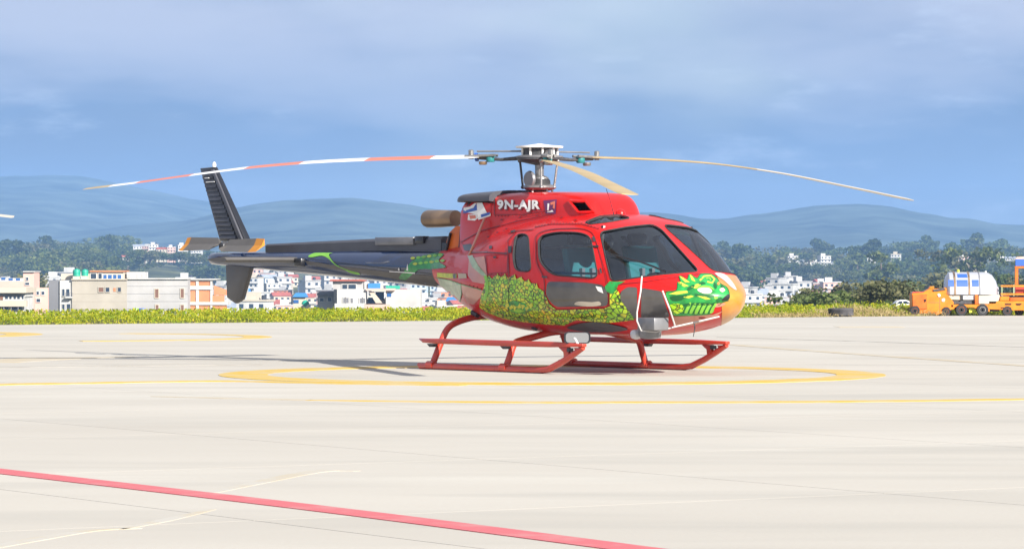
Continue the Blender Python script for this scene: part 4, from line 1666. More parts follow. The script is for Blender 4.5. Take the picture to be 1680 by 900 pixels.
# ---- writing on the cowling
def lettering(name, txt, rect, m, parent, layer, shear=0.0, bold=0.02, trees=(bvh_cowl, bvh_body)):
    cu = bpy.data.curves.new(name, "FONT")
    cu.body = txt
    cu.offset = bold
    cu.space_character = 1.1
    cu.resolution_u = 3
    to = bpy.data.objects.new(name, cu)
    COL.objects.link(to)
    bpy.context.view_layer.update()
    me = bpy.data.meshes.new_from_object(to.evaluated_get(bpy.context.evaluated_depsgraph_get()))
    bpy.data.objects.remove(to)
    co = np.array([v.co[:] for v in me.vertices])
    x0, x1, y0, y1 = co[:, 0].min(), co[:, 0].max(), co[:, 1].min(), co[:, 1].max()
    p0, p1, q0, q1 = rect
    for v in me.vertices:
        tx_ = (v.co.x - x0) / (x1 - x0)
        ty_ = (v.co.y - y0) / (y1 - y0)
        px = p0 + (p1 - p0) * tx_ + shear * (ty_ - 0.5)
        py = q1 + (q0 - q1) * ty_
        loc, nrm, _ = cast(px, py, trees)
        v.co = loc + nrm * (0.003 + 0.0022 * layer)
    me.materials.append(m)
    me.name = name
    o = bpy.data.objects.new(name, me)
    COL.objects.link(o)
    o.parent = parent
    return o


lettering("registration_shadow", "9N-AJR", (818, 889.5, 329.5, 349.5), M["maroon"], cowl, 2, 0, 0.065)
lettering("registration_letters", "9N-AJR", (816.5, 887, 328.5, 347.5), M["white"], cowl, 3, 0, 0.045)
decal("emblem_panel", [(892, 329), (914, 327.5), (912, 351), (896, 350)], M["purple_print"], cowl, 1)
decal("emblem_glyph", [(899, 334), (902, 334), (901, 346), (907, 344.5), (909, 347.5), (898.5, 348.5)], M["white"], cowl, 2)
decal("emblem_glyph", [(903.5, 332.5), (911.5, 330), (911, 343), (907.5, 341), (908.5, 335.5), (904, 336.5)], M["coral"], cowl, 2)
# red, white and blue swirl behind it
decal("swirl_ground", [(755, 335), (775, 333), (806, 333), (806, 352), (782, 362), (766, 361), (753, 350)], M["red"], cowl, 1)
decal("swirl_blue", [(753.5, 344), (760, 342), (768, 341), (776, 338), (782, 333), (784, 345), (772, 349), (754, 350)], M["blue_print"], cowl, 2)
decal("swirl_white", [(783, 333), (792, 333), (800, 349), (806, 350), (806, 354), (786, 361), (784, 352), (768, 349), (784, 345)], M["white"], cowl, 3)
decal("swirl_white", [(754, 340.5), (762, 341), (772, 339.5), (780, 333.5), (783, 333.5), (778, 341), (768, 344.5), (755, 345)], M["white"], cowl, 3)
decal("swirl_blue", [(790, 352), (805, 348), (805, 352), (791, 357)], M["blue_print"], cowl, 4)
decal("swirl_patch", [(769, 352), (783, 351), (785, 358), (780, 362), (768, 361)], M["white"], cowl, 2)
decal("swirl_patch", [(771, 353.5), (781, 353), (782, 358), (773, 359.5)], M["coral"], cowl, 4)

# ---- door and panel lines
DOOR = rnd([(879, 384), (905, 376), (955, 375), (974, 382), (996, 455), (1001, 505), (905, 508), (894, 496), (894, 456), (880, 430)], 12)
seam("door_seam", DOOR, 1.3, M["maroon"], heli, closed=True, layer=2)
seam("door_seam", [(836, 470), (834, 395), (848, 379), (876, 377)], 1.2, M["maroon"], heli, layer=2)
decal("door_panel_glass", rnd([(899, 461.5), (960, 463), (990, 467), (998, 480), (998, 501.5), (914, 503), (904, 495), (896, 482)], 7), M["smoke_panel"], heli, 3)
decal("chin_panel_glass", rnd([(1019, 478), (1030, 470.5), (1046, 471), (1046, 523), (1040, 520), (1018, 490)], 4), M["smoke_panel"], heli, 3)
decal("chin_panel_glass", rnd([(1053, 472), (1086, 477.5), (1099, 519), (1060, 521.5), (1052, 522)], 4), M["smoke_panel"], heli, 3)
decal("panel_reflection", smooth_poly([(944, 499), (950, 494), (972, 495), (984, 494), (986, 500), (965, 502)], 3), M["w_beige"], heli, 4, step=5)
decal("panel_label", [(978, 469), (988, 471), (991, 481), (982, 477)], M["white"], heli, 4)
# upper screen of the nose roof, wiper, red lamp
put("roof_beacon", MB().lathe([(0.055, 0), (0.055, 0.02), (0.05, 0.045), (0.03, 0.065), (0.005, 0.072)], 2, L(1018, 353.5, -0.1), 16), M["red"], heli, smooth=True)
a = cast(1007, 352)[0]
put("whip_antenna", MB().tube([a, a + Vector((-0.06, 0, 0.15)), a + Vector((-0.13, 0, 0.28))], [0.006, 0.004, 0.003], 6), M["black"], heli)
wp = [cast(x, y, (bvh_body,)) for x, y in ((1092, 449), (1072, 440), (1048, 431), (1022, 424), (1000, 418))]
put("wiper", MB().tube([p[0] + p[1] * 0.03 for p in wp], [0.012, 0.012, 0.011, 0.009, 0.007], 6), M["black"], heli)
for q in ([(835, 404), (840.5, 404), (840, 415), (835, 415)], [(803, 404), (808, 403), (808.5, 408), (803.5, 409)], [(760, 402), (772, 400), (777, 404), (772, 412), (763, 411)]):
    decal("vent_hole", q, M["black"], heli, 3)
for q in ([(797, 419), (831, 417.5), (834, 419), (833, 447), (800, 449)],):
    seam("hatch_seam", q, 1.1, M["maroon"], heli, closed=True)
seam("hatch_seam", [(795, 414), (812, 415), (833, 416)], 1.8, M["black"], heli)
decal("hatch_latch", [(810, 421), (815, 420), (816, 423), (811, 424)], M["black"], heli, 4)
seam("hatch_seam", [(770, 415), (800, 414)], 1.6, M["light_grey"], heli)

for q in ([(890, 452), (899, 453), (899, 456), (890, 455)], [(972, 389), (976, 389), (978, 397), (974, 397)], [(984, 440), (987, 440), (989, 448), (986, 448)], [(838, 380), (846, 378), (847, 381), (839, 383)]):
    decal("door_fitting", q, M["dark_steel"], heli, 4, step=4)
for x, y in ((822, 360), (852, 356), (880, 353), (920, 357), (943, 361), (800, 388), (815, 381), (830, 375)):
    decal("cowling_latch", [(x, y), (x + 3.5, y - 0.6), (x + 3.6, y + 1.2), (x + 0.1, y + 1.8)], M["maroon"], heli, 3, step=4)
seam("skin_seam", [(1004, 463), (1010, 470), (1014, 476)], 1.0, M["maroon"], heli)
seam("skin_seam", [(1016, 466), (1060, 462), (1112, 454), (1150, 449)], 1.0, M["maroon"], heli, layer=2)
seam("skin_seam", [(800, 451), (834, 452)], 1.0, M["maroon"], heli)
seam("skin_seam", [(878, 373), (905, 368), (955, 368), (983, 376)], 1.0, M["maroon"], heli, layer=1)
seam("skin_seam", [(836, 516), (835, 470)], 0.9, M["dragon_line"], heli, layer=4)
# rivet rows: small proud heads along the seams
rv = MB()
for line in ([(800, 449), (834, 450)], [(880, 371), (905, 366), (955, 366), (982, 373)], [(813, 354.5), (860, 354), (900, 348)], [(757, 334), (808, 336)], [(771, 467), (790, 473)]):
    for p in dens(line, 5, False):
        loc, nrm, _ = cast(p.x, p.y)
        rv.ellipsoid(tuple(loc + nrm * 0.003), (0.006, 0.006, 0.006), 6, 4)
ro_ = put("rivets", rv, M["maroon"], heli)
ro_["kind"] = "stuff"

# ---- dragon livery
zig = [(787, 503), (790, 484), (795, 471), (797, 458), (803, 452), (808, 457)]
spk = [(817, 449), (823, 455), (829, 449), (834, 456), (845, 450), (848, 457), (856, 454), (861, 461), (868, 458), (872, 464), (881, 465), (884, 472)]
body_scales = zig + spk + [(893, 478), (897, 487), (903, 499), (913, 507), (990, 506), (1001, 502), (1001, 482), (997, 470), (1006, 465), (1014, 476), (1022, 490), (1041, 516), (1041, 524), (1000, 528.5), (965, 526), (946, 524), (926, 532.5), (894, 531), (858, 527), (828, 522.5), (798, 511)]
sc = decal("dragon_scales", body_scales, M["scales"], heli, 2, step=5)
for p in spk[::2]:
    decal("scale_spike", [(p[0] - 3, p[1] + 8), (p[0] + 0.5, p[1] - 1), (p[0] + 3.5, p[1] + 9)], M["ygreen"], sc, 3, step=4)
decal("dragon_claw", [(993, 470), (1001, 461), (1008, 462), (1027, 461), (1015, 467), (1012, 476), (1005, 482), (996, 478)], M["dgreen"], sc, 3)
seam("scale_ridge", [(797, 452), (800, 462), (800, 478), (796, 492)], 5, M["lgreen"], sc, layer=3)
decal("dragon_leg", [(826, 500), (842, 492), (862, 497), (873, 508), (862, 514), (842, 512)], M["dgreen"], sc, 3)
for k in range(7):
    x = 830 + k * 6.5
    decal("leg_scale", [(x, 499 + (k % 2) * 4), (x + 5, 496 + (k % 3) * 3), (x + 7, 501 + (k % 2) * 3), (x + 2, 505 + (k % 3) * 2)], M["ygreen"], sc, 4, step=4)
decal("dragon_brow", [(840, 509), (852, 505), (862, 509), (854, 512)], M["lgreen"], sc, 4, step=4)

head = decal("dragon_head", smooth_poly([(1093, 480), (1110, 476), (1112, 463), (1119, 468), (1114, 453), (1127, 459), (1131, 450.5), (1143, 457), (1150, 450), (1166, 450.5), (1176, 457), (1182, 466), (1192, 472), (1196, 481), (1195, 490), (1185, 495), (1169, 499), (1171, 509), (1160, 515), (1122, 517), (1102, 515), (1098, 497)], 4), M["dgreen"], heli, 2, step=5)
for q in ([(1112, 464), (1117, 463), (1130, 470), (1122, 471)], [(1114, 453.5), (1119, 455), (1132, 464), (1124, 464)], [(1131, 451), (1135, 453), (1141, 463), (1135, 461)], [(1097, 482), (1110, 478), (1127, 477), (1129, 480), (1111, 483)],
          [(1121, 487), (1134, 484), (1139, 486), (1130, 489)], [(1143, 485), (1157, 486), (1166, 490), (1158, 491)], [(1134, 471), (1144, 466), (1150, 468), (1141, 474)]):
    decal("head_spike", q, M["ygreen"], head, 3, step=4)
decal("dragon_eye", smooth_poly([(1144, 476), (1152, 472), (1162, 473), (1168, 478), (1163, 482), (1152, 481)], 4), M["eye"], head, 4, step=4)
decal("eye_lid", smooth_poly([(1142, 475), (1152, 470), (1165, 471), (1171, 477), (1163, 473.5), (1152, 473)], 4), M["lgreen"], head, 5, step=4)
seam("horn_curl", [(1148, 461), (1155, 454), (1166, 453), (1172, 459), (1168, 465), (1160, 463)], 2.6, M["ygreen"], head, layer=3)
seam("horn_curl", [(1158, 458), (1164, 457), (1165, 461)], 2.0, M["lgreen"], head, layer=4)
decal("dragon_mouth", smooth_poly([(1183, 492), (1189, 486), (1195, 483), (1196, 489), (1190, 494)], 4), M["black"], head, 3, step=3)
decal("nostril", smooth_poly([(1176, 466), (1179, 463), (1181, 466), (1178, 469)], 4), M["nose_orange"], head, 4, step=3)
decal("cheek_mark", smooth_poly([(1180, 476), (1185, 473), (1189, 477), (1184, 480)], 4), M["eye"], head, 4, step=3)
decal("cheek_mark", smooth_poly([(1171, 487), (1175, 485), (1177, 489), (1172, 490)], 4), M["lgreen"], head, 4, step=3)
for k in range(6):
    x, y = 1123 + k * 8.2, 513 - abs(k - 2) * 0.5
    decal("fan_rib", smooth_poly([(x, y), (x + 3, y - 9), (x + 9, y - 17 + k * 0.4), (x + 11, y - 14), (x + 7, y - 5), (x + 4, y + 0.5)], 3), M["lgreen"], head, 3, step=4)
decal("jaw_scales", smooth_poly([(1099, 500), (1108, 497), (1120, 500), (1121, 509), (1110, 514), (1102, 512)], 3), M["scales"], head, 3, step=4)

for q in ([(1140, 482), (1152, 483), (1168, 484), (1172, 487), (1158, 487), (1144, 486)], [(1100, 486), (1118, 484), (1128, 484), (1118, 492), (1104, 493)], [(1122, 498), (1145, 496), (1168, 497), (1169, 500), (1140, 500), (1124, 502)],
          [(1152, 463), (1158, 466), (1150, 468), (1146, 466)], [(1128, 473), (1137, 468), (1140, 470), (1131, 477)], [(1172, 464), (1176, 470), (1174, 475), (1170, 470)], [(1183, 468), (1189, 473), (1188, 478), (1182, 472)], [(1174, 491), (1182, 487), (1184, 490), (1177, 494)]):
    decal("head_shade", smooth_poly(q, 3), M["deep_green"], head, 3, step=4)
seam("head_outline", smooth_poly([(1093, 480), (1110, 476), (1112, 463), (1119, 468), (1114, 453), (1127, 459), (1131, 450.5), (1143, 457), (1150, 450), (1166, 450.5), (1176, 457), (1182, 466), (1192, 472), (1196, 481), (1195, 490), (1185, 495), (1169, 499)], 4)[:-4], 1.0, M["deep_green"], head, layer=3)
for k in range(6):
    x, y = 1121 + k * 8.2, 513
    seam("rib_line", [(x, y), (x + 5, y - 10), (x + 9, y - 16)], 1.1, M["deep_green"], head, layer=4)
seam("mouth_line", [(1195, 492), (1182, 493), (1168, 497), (1150, 497)], 1.2, M["deep_green"], head, layer=4)
# orange patch and grey band over the nose
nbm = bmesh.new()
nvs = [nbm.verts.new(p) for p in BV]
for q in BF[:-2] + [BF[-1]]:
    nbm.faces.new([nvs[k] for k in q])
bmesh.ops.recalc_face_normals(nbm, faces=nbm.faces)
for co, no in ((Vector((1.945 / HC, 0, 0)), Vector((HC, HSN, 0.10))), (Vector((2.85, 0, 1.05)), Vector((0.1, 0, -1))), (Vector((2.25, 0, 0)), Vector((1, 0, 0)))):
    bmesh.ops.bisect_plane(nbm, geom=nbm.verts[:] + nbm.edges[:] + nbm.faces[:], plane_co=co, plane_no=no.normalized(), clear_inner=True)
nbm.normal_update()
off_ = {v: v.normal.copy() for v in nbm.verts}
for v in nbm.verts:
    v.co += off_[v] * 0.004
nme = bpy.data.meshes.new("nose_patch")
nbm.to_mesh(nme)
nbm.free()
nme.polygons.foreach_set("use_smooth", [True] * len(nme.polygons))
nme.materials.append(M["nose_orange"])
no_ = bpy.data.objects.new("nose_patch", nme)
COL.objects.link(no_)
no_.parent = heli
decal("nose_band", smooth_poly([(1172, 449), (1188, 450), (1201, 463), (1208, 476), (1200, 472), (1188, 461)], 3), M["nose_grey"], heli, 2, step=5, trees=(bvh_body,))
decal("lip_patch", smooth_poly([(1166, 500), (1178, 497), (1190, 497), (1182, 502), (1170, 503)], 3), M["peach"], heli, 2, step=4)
decal("belly_bounce", [(1103, 519), (1170, 515), (1186, 509), (1170, 522), (1140, 532), (1106, 537)], M["peach"], heli, 1, step=6, trees=(bvh_body,))  # peach decal paints ground light bounced onto the belly
decal("belly_dark_patch", smooth_poly([(931, 537), (948, 530), (972, 527), (1000, 530), (1030, 538), (1008, 543), (966, 543)], 4), M["grey_panel"], heli, 3, step=6, trees=(bvh_body,))  # flat dark grey decal on the belly skin

# rear fuselage panels and prints, reflected ground painted in peach and pale green
decal("rear_panel_bounce", [(756, 466), (775, 470), (793, 476), (790, 486), (778, 499), (768, 496), (760, 482)], M["peach"], heli, 2)
decal("rear_panel_bounce", [(770, 424), (795, 420), (800, 450), (796, 466), (776, 462), (768, 452)], M["peach"], heli, 1)
decal("rear_print_and_bounce", [(719, 456), (735, 459), (756, 466), (758, 480), (756, 496), (740, 487), (725, 474)], M["pale_green"], heli, 2, trees=(bvh_body, bvh_boom))
decal("rear_print_and_bounce", [(718, 447), (750, 449), (750, 456), (735, 456), (718, 454)], M["ygreen"], heli, 2, trees=(bvh_body, bvh_boom))
seam("rear_seam", [(716, 455), (740, 460), (757, 466), (790, 475)], 1.3, M["dgreen"], heli, trees=(bvh_body, bvh_boom))
seam("rear_seam", [(757, 466), (758, 482), (754, 494)], 1.2, M["dgreen"], heli, trees=(bvh_body, bvh_boom))
decal("rear_hatch", [(752, 448), (766, 449), (767, 456), (754, 457)], M["w_beige"], heli, 3)
decal("rear_vent", [(744, 449), (749, 449), (749, 456), (745, 456)], M["black"], heli, 3)
decal("rear_print_and_bounce", [(768, 420), (776, 419), (786, 436), (800, 452), (792, 452), (776, 438)], M["pale_green"], heli, 3)
put("strut_rod", MB().tube([L(795, 358, -0.5), L(776, 404, -0.72), L(770, 418, -0.66)], 0.014, 8), M["peach"], heli, smooth=True)

# exhaust and engine bay
ea, eb = L(748, 358, 0), L(703, 359, 0)
ep = [ea, ea.lerp(eb, 0.5), eb, eb + Vector((-0.03, 0, 0))]
put("exhaust_pipe", MB().tube(ep, [0.092, 0.10, 0.102, 0.094], 24).tube([eb + Vector((-0.031, 0, 0)), eb + Vector((0.1, 0, 0))], [0.082, 0.075], 20, cap=True), M["exhaust"], heli, smooth=True)
a = L(743, 388, -0.1)
put("engine_bay", MB().prism([(-1.02, a.z - 0.17), (-1.5, a.z - 0.17), (-1.54, a.z - 0.06), (-1.46, a.z + 0.06), (-1.36, a.z + 0.12), (-1.02, a.z + 0.13)], 1, -0.15, 0.15), M["orange"], heli, bevel=0.025)
put("bay_bracket", MB().box((-1.63, -0.13, a.z - 0.17), (-1.545, 0.1, a.z - 0.07)).tube([(-1.2, -0.17, a.z + 0.12), (-1.24, -0.17, a.z - 0.16)], 0.018, 8).tube([(-1.42, -0.165, a.z + 0.04), (-1.5, -0.165, a.z - 0.16)], 0.016, 8), M["black"], heli)

# ---- tail boom
boom = put("tail_boom", bmb, M["navy"], heli, smooth=True)
spn = [L(735, 398, 0), L(618, 400, 0), L(500, 404, 0), L(441, 406, 0)]
v, f = [], []
for i, p in enumerate(spn):
    hw, hh = (0.10, 0.075, 0.06, 0.05)[i], (0.075, 0.06, 0.05, 0.042)[i]
    for y, z in ((-hw, -hh * 1.5), (-hw, hh * 0.5), (-hw * 0.6, hh), (hw * 0.6, hh), (hw, hh * 0.5), (hw, -hh * 1.5)):
        v.append((p.x, y, p.z + z))
for i in range(3):
    for k in range(5):
        f.append((i * 6 + k, i * 6 + k + 1, i * 6 + k + 7, i * 6 + k + 6))
f += [(0, 1, 2, 3, 4, 5), (23, 22, 21, 20, 19, 18)]
put("shaft_fairing", MB().add(v, f), M["grey_panel"], heli)
a, c = L(617, 402, -0.1), L(680, 390, -0.1)
put("fairing_hatch", MB().box((a.x, -0.12, a.z), (c.x, -0.06, c.z + 0.01)), M["light_grey"], heli, bevel=0.008)
a = L(687, 392, -0.1)
put("fairing_scoop", MB().box((a.x - 0.05, -0.125, a.z - 0.05), (a.x + 0.12, -0.03, a.z + 0.035)), M["black"], heli, bevel=0.012)
seam("boom_line", [(441, 411), (560, 410.5), (728, 413)], 1.5, M["light_grey"], boom, trees=(bvh_boom,), layer=1)
seam("boom_line", [(505, 424), (600, 436), (690, 447), (716, 450)], 1.2, M["black"], boom, trees=(bvh_boom,), layer=1)
decal("boom_ground_reflection", [(500, 427), (560, 437), (660, 448), (718, 452), (718, 470), (690, 466), (640, 455.5), (560, 442.5), (505, 434)], M["fin_grey"], boom, 1, trees=(bvh_boom,))  # grey-brown decal paints the ground mirrored in the boom's underside
decal("dragon_tail", smooth_poly([(506, 421), (513, 416.5), (522, 415), (546, 415.5), (540, 418), (548, 430), (558, 437), (573, 443), (589, 447), (590, 450), (576, 447), (562, 440), (550, 434), (539, 424), (528, 419.5), (514, 422)], 3), M["lgreen"], boom, 2, step=4, trees=(bvh_boom,))
decal("dragon_tail", smooth_poly([(655, 455), (667, 441), (676, 429), (691, 421), (712, 416), (729, 417), (720, 428), (733, 438), (712, 441), (691, 441), (679, 448), (667, 458)], 3), M["dgreen"], boom, 2, step=4, trees=(bvh_boom, bvh_body))
for k in range(12):
    x = 674 + (k % 6) * 9 + (k // 6) * 4
    y = 424 + (k // 6) * 9 - (k % 6) * 1.0
    decal("tail_scale", smooth_poly([(x, y), (x + 4, y - 2.5), (x + 8, y - 0.5), (x + 4, y + 2)], 3), M["lgreen" if k % 3 else "ygreen"], boom, 3, step=4, trees=(bvh_boom, bvh_body))
decal("boom_mark", [(640, 444), (682, 446.5), (682, 448.3), (640, 445.5)], M["white"], boom, 4, trees=(bvh_boom,))
for x in (654, 668):
    decal("boom_mark", [(x, 443), (x + 1.6, 438.5 - (x > 660) * 6), (x + 3.2, 443.5)], M["white"], boom, 4, trees=(bvh_boom,))
for x in (489, 497):
    a = cast(x, 434, (bvh_boom,))[0]
b0 = L(486, 440, 0)
put("boom_strobe", MB().tube([b0 + Vector((0.02, 0, 0.05)), b0, b0 - Vector((0.04, 0, 0.05))], [0.018, 0.022, 0.014], 8), M["black"], heli)

# fin with raised ribs
FQ = [L(330, 276, 0), L(354, 274, 0), L(408, 396, 0), L(366, 396, 0)]
fm = MB()
th = (0.022, 0.03, 0.05, 0.05)
vv_ = [(p.x, -t, p.z) for p, t in zip(FQ, th)] + [(p.x, t, p.z) for p, t in zip(FQ, th)]
fin = put("tail_fin", fm.add(vv_, [(0, 1, 2, 3), (7, 6, 5, 4), (0, 4, 5, 1), (1, 5, 6, 2), (2, 6, 7, 3), (3, 7, 4, 0)]), M["black"], heli, bevel=0.012)


def finp(u, t):
    a_, b_ = FQ[0].lerp(FQ[3], t), FQ[1].lerp(FQ[2], t)
    q = a_.lerp(b_, u)
    return Vector((q.x, -(0.022 + 0.03 * t), q.z))


for k in range(15):
    t0, t1 = 0.10 + k * 0.058, 0.10 + k * 0.058 + 0.046
    q = [finp(0.08, t0), finp(0.72, t0 + 0.006), finp(0.72, t1 + 0.006), finp(0.08, t1)]
    vr = [(p.x, p.y + 0.004, p.z) for p in q] + [(q[0].x, q[0].y - 0.006, q[0].z), (q[1].x, q[1].y - 0.006, q[1].z), (q[2].x, q[2].y - 0.022, q[2].z), (q[3].x, q[3].y - 0.022, q[3].z)]
    put("fin_rib", MB().add(vr, [(0, 3, 2, 1), (4, 5, 6, 7), (0, 1, 5, 4), (1, 2, 6, 5), (2, 3, 7, 6), (3, 0, 4, 7)]), M["grey_panel" if k % 3 else "dark_steel"], fin)
q = [finp(0.80, 0.03), finp(0.97, 0.03), finp(0.97, 0.99), finp(0.82, 0.99)]
put("fin_spar", MB().add([(p.x, p.y + 0.005, p.z) for p in q] + [(p.x, p.y - 0.025, p.z) for p in q], [(0, 3, 2, 1), (4, 5, 6, 7), (0, 1, 5, 4), (1, 2, 6, 5), (2, 3, 7, 6), (3, 0, 4, 7)]), M["grey_panel"], fin, bevel=0.006)
for u0, u1, t0 in ((0.25, 0.5, 0.135), (0.25, 0.75, 0.19)):
    q = [finp(u0, t0), finp(u1, t0), finp(u1, t0 + 0.012), finp(u0, t0 + 0.012)]
    put("fin_placard", MB().add([(p.x, p.y - 0.02, p.z) for p in q] + [(p.x, p.y - 0.028, p.z) for p in q], [(0, 3, 2, 1), (4, 5, 6, 7), (0, 1, 5, 4), (1, 2, 6, 5), (2, 3, 7, 6), (3, 0, 4, 7)]), M["white"], fin)
put("fin_lamp", MB().lathe([(0.02, 0), (0.026, 0.02), (0.018, 0.055), (0.003, 0.065)], 2, L(351.5, 274, 0), 12), M["white"], fin, smooth=True)
VQ = [L(373, 428, 0), L(416, 432, 0), L(399, 491, 0), L(389, 498, 0), L(375, 488, 0)]
put("ventral_fin", MB().add([(p.x, -0.035, p.z) for p in VQ] + [(p.x, 0.035, p.z) for p in VQ], [(0, 1, 2, 3, 4), (9, 8, 7, 6, 5)] + [(i, 5 + i, 5 + (i + 1) % 5, (i + 1) % 5) for i in range(5)]), M["fin_grey"], heli, bevel=0.02)

# stabilizer: a thin wing through the boom, its starboard half in view
sx_, sz_ = L(492, 428, 0).x, L(492, 427.5, 0).z
sm = MB()
prof = [(-0.30, 0.0), (-0.2, 0.022), (0.0, 0.034), (0.12, 0.03), (0.17, 0.0), (0.12, -0.03), (0.0, -0.034), (-0.2, -0.016)]
v = []
for y, k in ((-1.16, 0.9), (-1.1, 1.0), (1.1, 1.0), (1.16, 0.9)):
    v += [(sx_ + a_ * k, y, sz_ + b_ * k + 0.01) for a_, b_ in prof]
n_ = len(prof)
f = [(i * n_ + k, i * n_ + (k + 1) % n_, (i + 1) * n_ + (k + 1) % n_, (i + 1) * n_ + k) for i in range(3) for k in range(n_)] + [tuple(range(n_)), tuple(range(3 * n_, 4 * n_))[::-1]]
put("stabilizer", sm.add(v, f), M["fin_grey"], heli, smooth=True)
a = L(495, 430, -0.12)
put("stabilizer_fitting", MB().box((a.x - 0.06, -0.2, a.z - 0.05), (a.x + 0.10, -0.07, a.z + 0.05)), M["black"], heli, bevel=0.015)

# tail rotor, one blade level each way
hub = L(366, 404, -0.26)
put("tail_rotor_hub", MB().lathe([(0.05, -0.03), (0.06, 0.0), (0.06, 0.05), (0.035, 0.09), (0.03, 0.26)], 1, hub, 16), M["dark_steel"], heli, smooth=True)


def tail_blade(x0, x1, x2, z0, tipc):
    v, fbl = [], []
    st_ = [(x0, 0.035), (x0 + (x1 - x0) * 0.12, 0.075), (x1, 0.085), (x2, 0.08)]
    for x, c in st_:
        for a_, b_ in ((-1, -0.1), (0, -0.022), (1, 0.0), (0, 0.022)):
            v.append((x, hub.y + b_ + 0.25 * c * a_ * 0.8, z0 + a_ * c))
    for i in range(3):
        for k in range(4):
            fbl.append((i * 4 + k, i * 4 + (k + 1) % 4, (i + 1) * 4 + (k + 1) % 4, (i + 1) * 4 + k))
    mi = [0] * 8 + [1] * 4
    fbl += [(0, 1, 2, 3), (15, 14, 13, 12)]
    mi += [0, 1]
    mb = MB().add(v, fbl)
    mb.mi = mi
    return put("tail_rotor_blade", mb, [M["fin_grey"], M["amber_tip"]], heli)


tail_blade(L(362, 400, hub.y).x, L(312, 400, hub.y).x, L(305.5, 400, hub.y).x, L(335, 400, hub.y).z, 1)
tail_blade(L(370, 402, hub.y).x, L(419, 402, hub.y).x, L(432, 402, hub.y).x, L(400, 402.5, hub.y).z, 1)

# ---- main rotor
HZ = L(885, 262, 0).z
put("rotor_mast", MB().lathe([(0.05, L(885, 322, 0).z), (0.05, HZ)], 2, (0, 0, 0), 18), M["steel"], heli, smooth=True)
zz = lambda py: CAMH + (HY - py) / F * D
head_ = put("rotor_head", MB().lathe([(0.05, zz(271)), (0.2, zz(266)), (0.255, zz(262)), (0.255, zz(258.5)), (0.20, zz(255)), (0.19, zz(254.9)), (0.19, zz(244.6)), (0.21, zz(243))], 2, (0, 0, 0), 36), M["dark_steel"], heli, smooth=True)
put("head_cap", MB().lathe([(0.26, zz(242.8)), (0.265, zz(240)), (0.15, zz(238.5)), (0.05, zz(236.5)), (0.01, zz(235.5))], 2, (0, 0, 0), 36), M["white"], head_, smooth=True)
put("head_ring", MB().lathe([(0.20, zz(259.5)), (0.262, zz(258.6)), (0.262, zz(256.2)), (0.20, zz(254.5))], 2, (0, 0, 0), 36), M["light_grey"], head_, smooth=True)
for k in range(9):
    a = 2 * math.pi * k / 9 + 0.2
    c, s = math.cos(a), math.sin(a)
    put("head_post", MB().tube([(0.2 * c, 0.2 * s, zz(254.8)), (0.2 * c, 0.2 * s, zz(243))], 0.013, 6), M["white"], head_)
put("swashplate", MB().lathe([(0.06, zz(314)), (0.15, zz(312)), (0.18, zz(308)), (0.18, zz(304.5)), (0.12, zz(302)), (0.11, zz(297)), (0.10, zz(291)), (0.06, zz(288))], 2, (0, 0, 0), 28), M["steel"], heli, smooth=True)
put("swash_boot", MB().lathe([(0.125, zz(304)), (0.12, zz(296)), (0.08, zz(289.5)), (0.055, zz(288))], 2, (0.0, 0, 0), 20), M["rubber"], heli, smooth=True)
put("mast_base", MB().lathe([(0.14, zz(322)), (0.13, zz(316)), (0.07, zz(313))], 2, (0, 0, 0), 20), M["dark_steel"], heli, smooth=True)
for k, (px0, px1) in enumerate(((853, 858), (915, 909), (888, 888))):
    yy = (-0.12, 0.1, -0.2)[k]
    put("pitch_link", MB().tube([L(px0, 263, yy), L(px1, 308, yy)], 0.013, 8).ellipsoid(L(px1, 307, yy), (0.025, 0.025, 0.022)).ellipsoid(L(px0, 264, yy), (0.025, 0.025, 0.022)), M["steel"] if k else M["dark_steel"], heli, smooth=True)
sw = L(869, 294, -0.15)
put("scissor_plate", MB().lathe([(0.085, -0.02), (0.095, 0.0), (0.085, 0.02)], 1, sw, 18), M["light_grey"], heli, smooth=True)
for x in (868, 874, 897, 906):
    p = L(x, 316.5, -0.12)
    put("servo", MB().lathe([(0.022, 0), (0.022, 0.03), (0.012, 0.035), (0.012, 0.07)], 2, (p.x, p.y, p.z - 0.03), 10), M["dark_steel"] if x != 874 else M["white"], heli, smooth=True)


def wdir(deg):
    a_ = R(deg)
    return HI.to_3x3() @ Vector((math.cos(a_), math.sin(a_), 0))


RR = 5.5


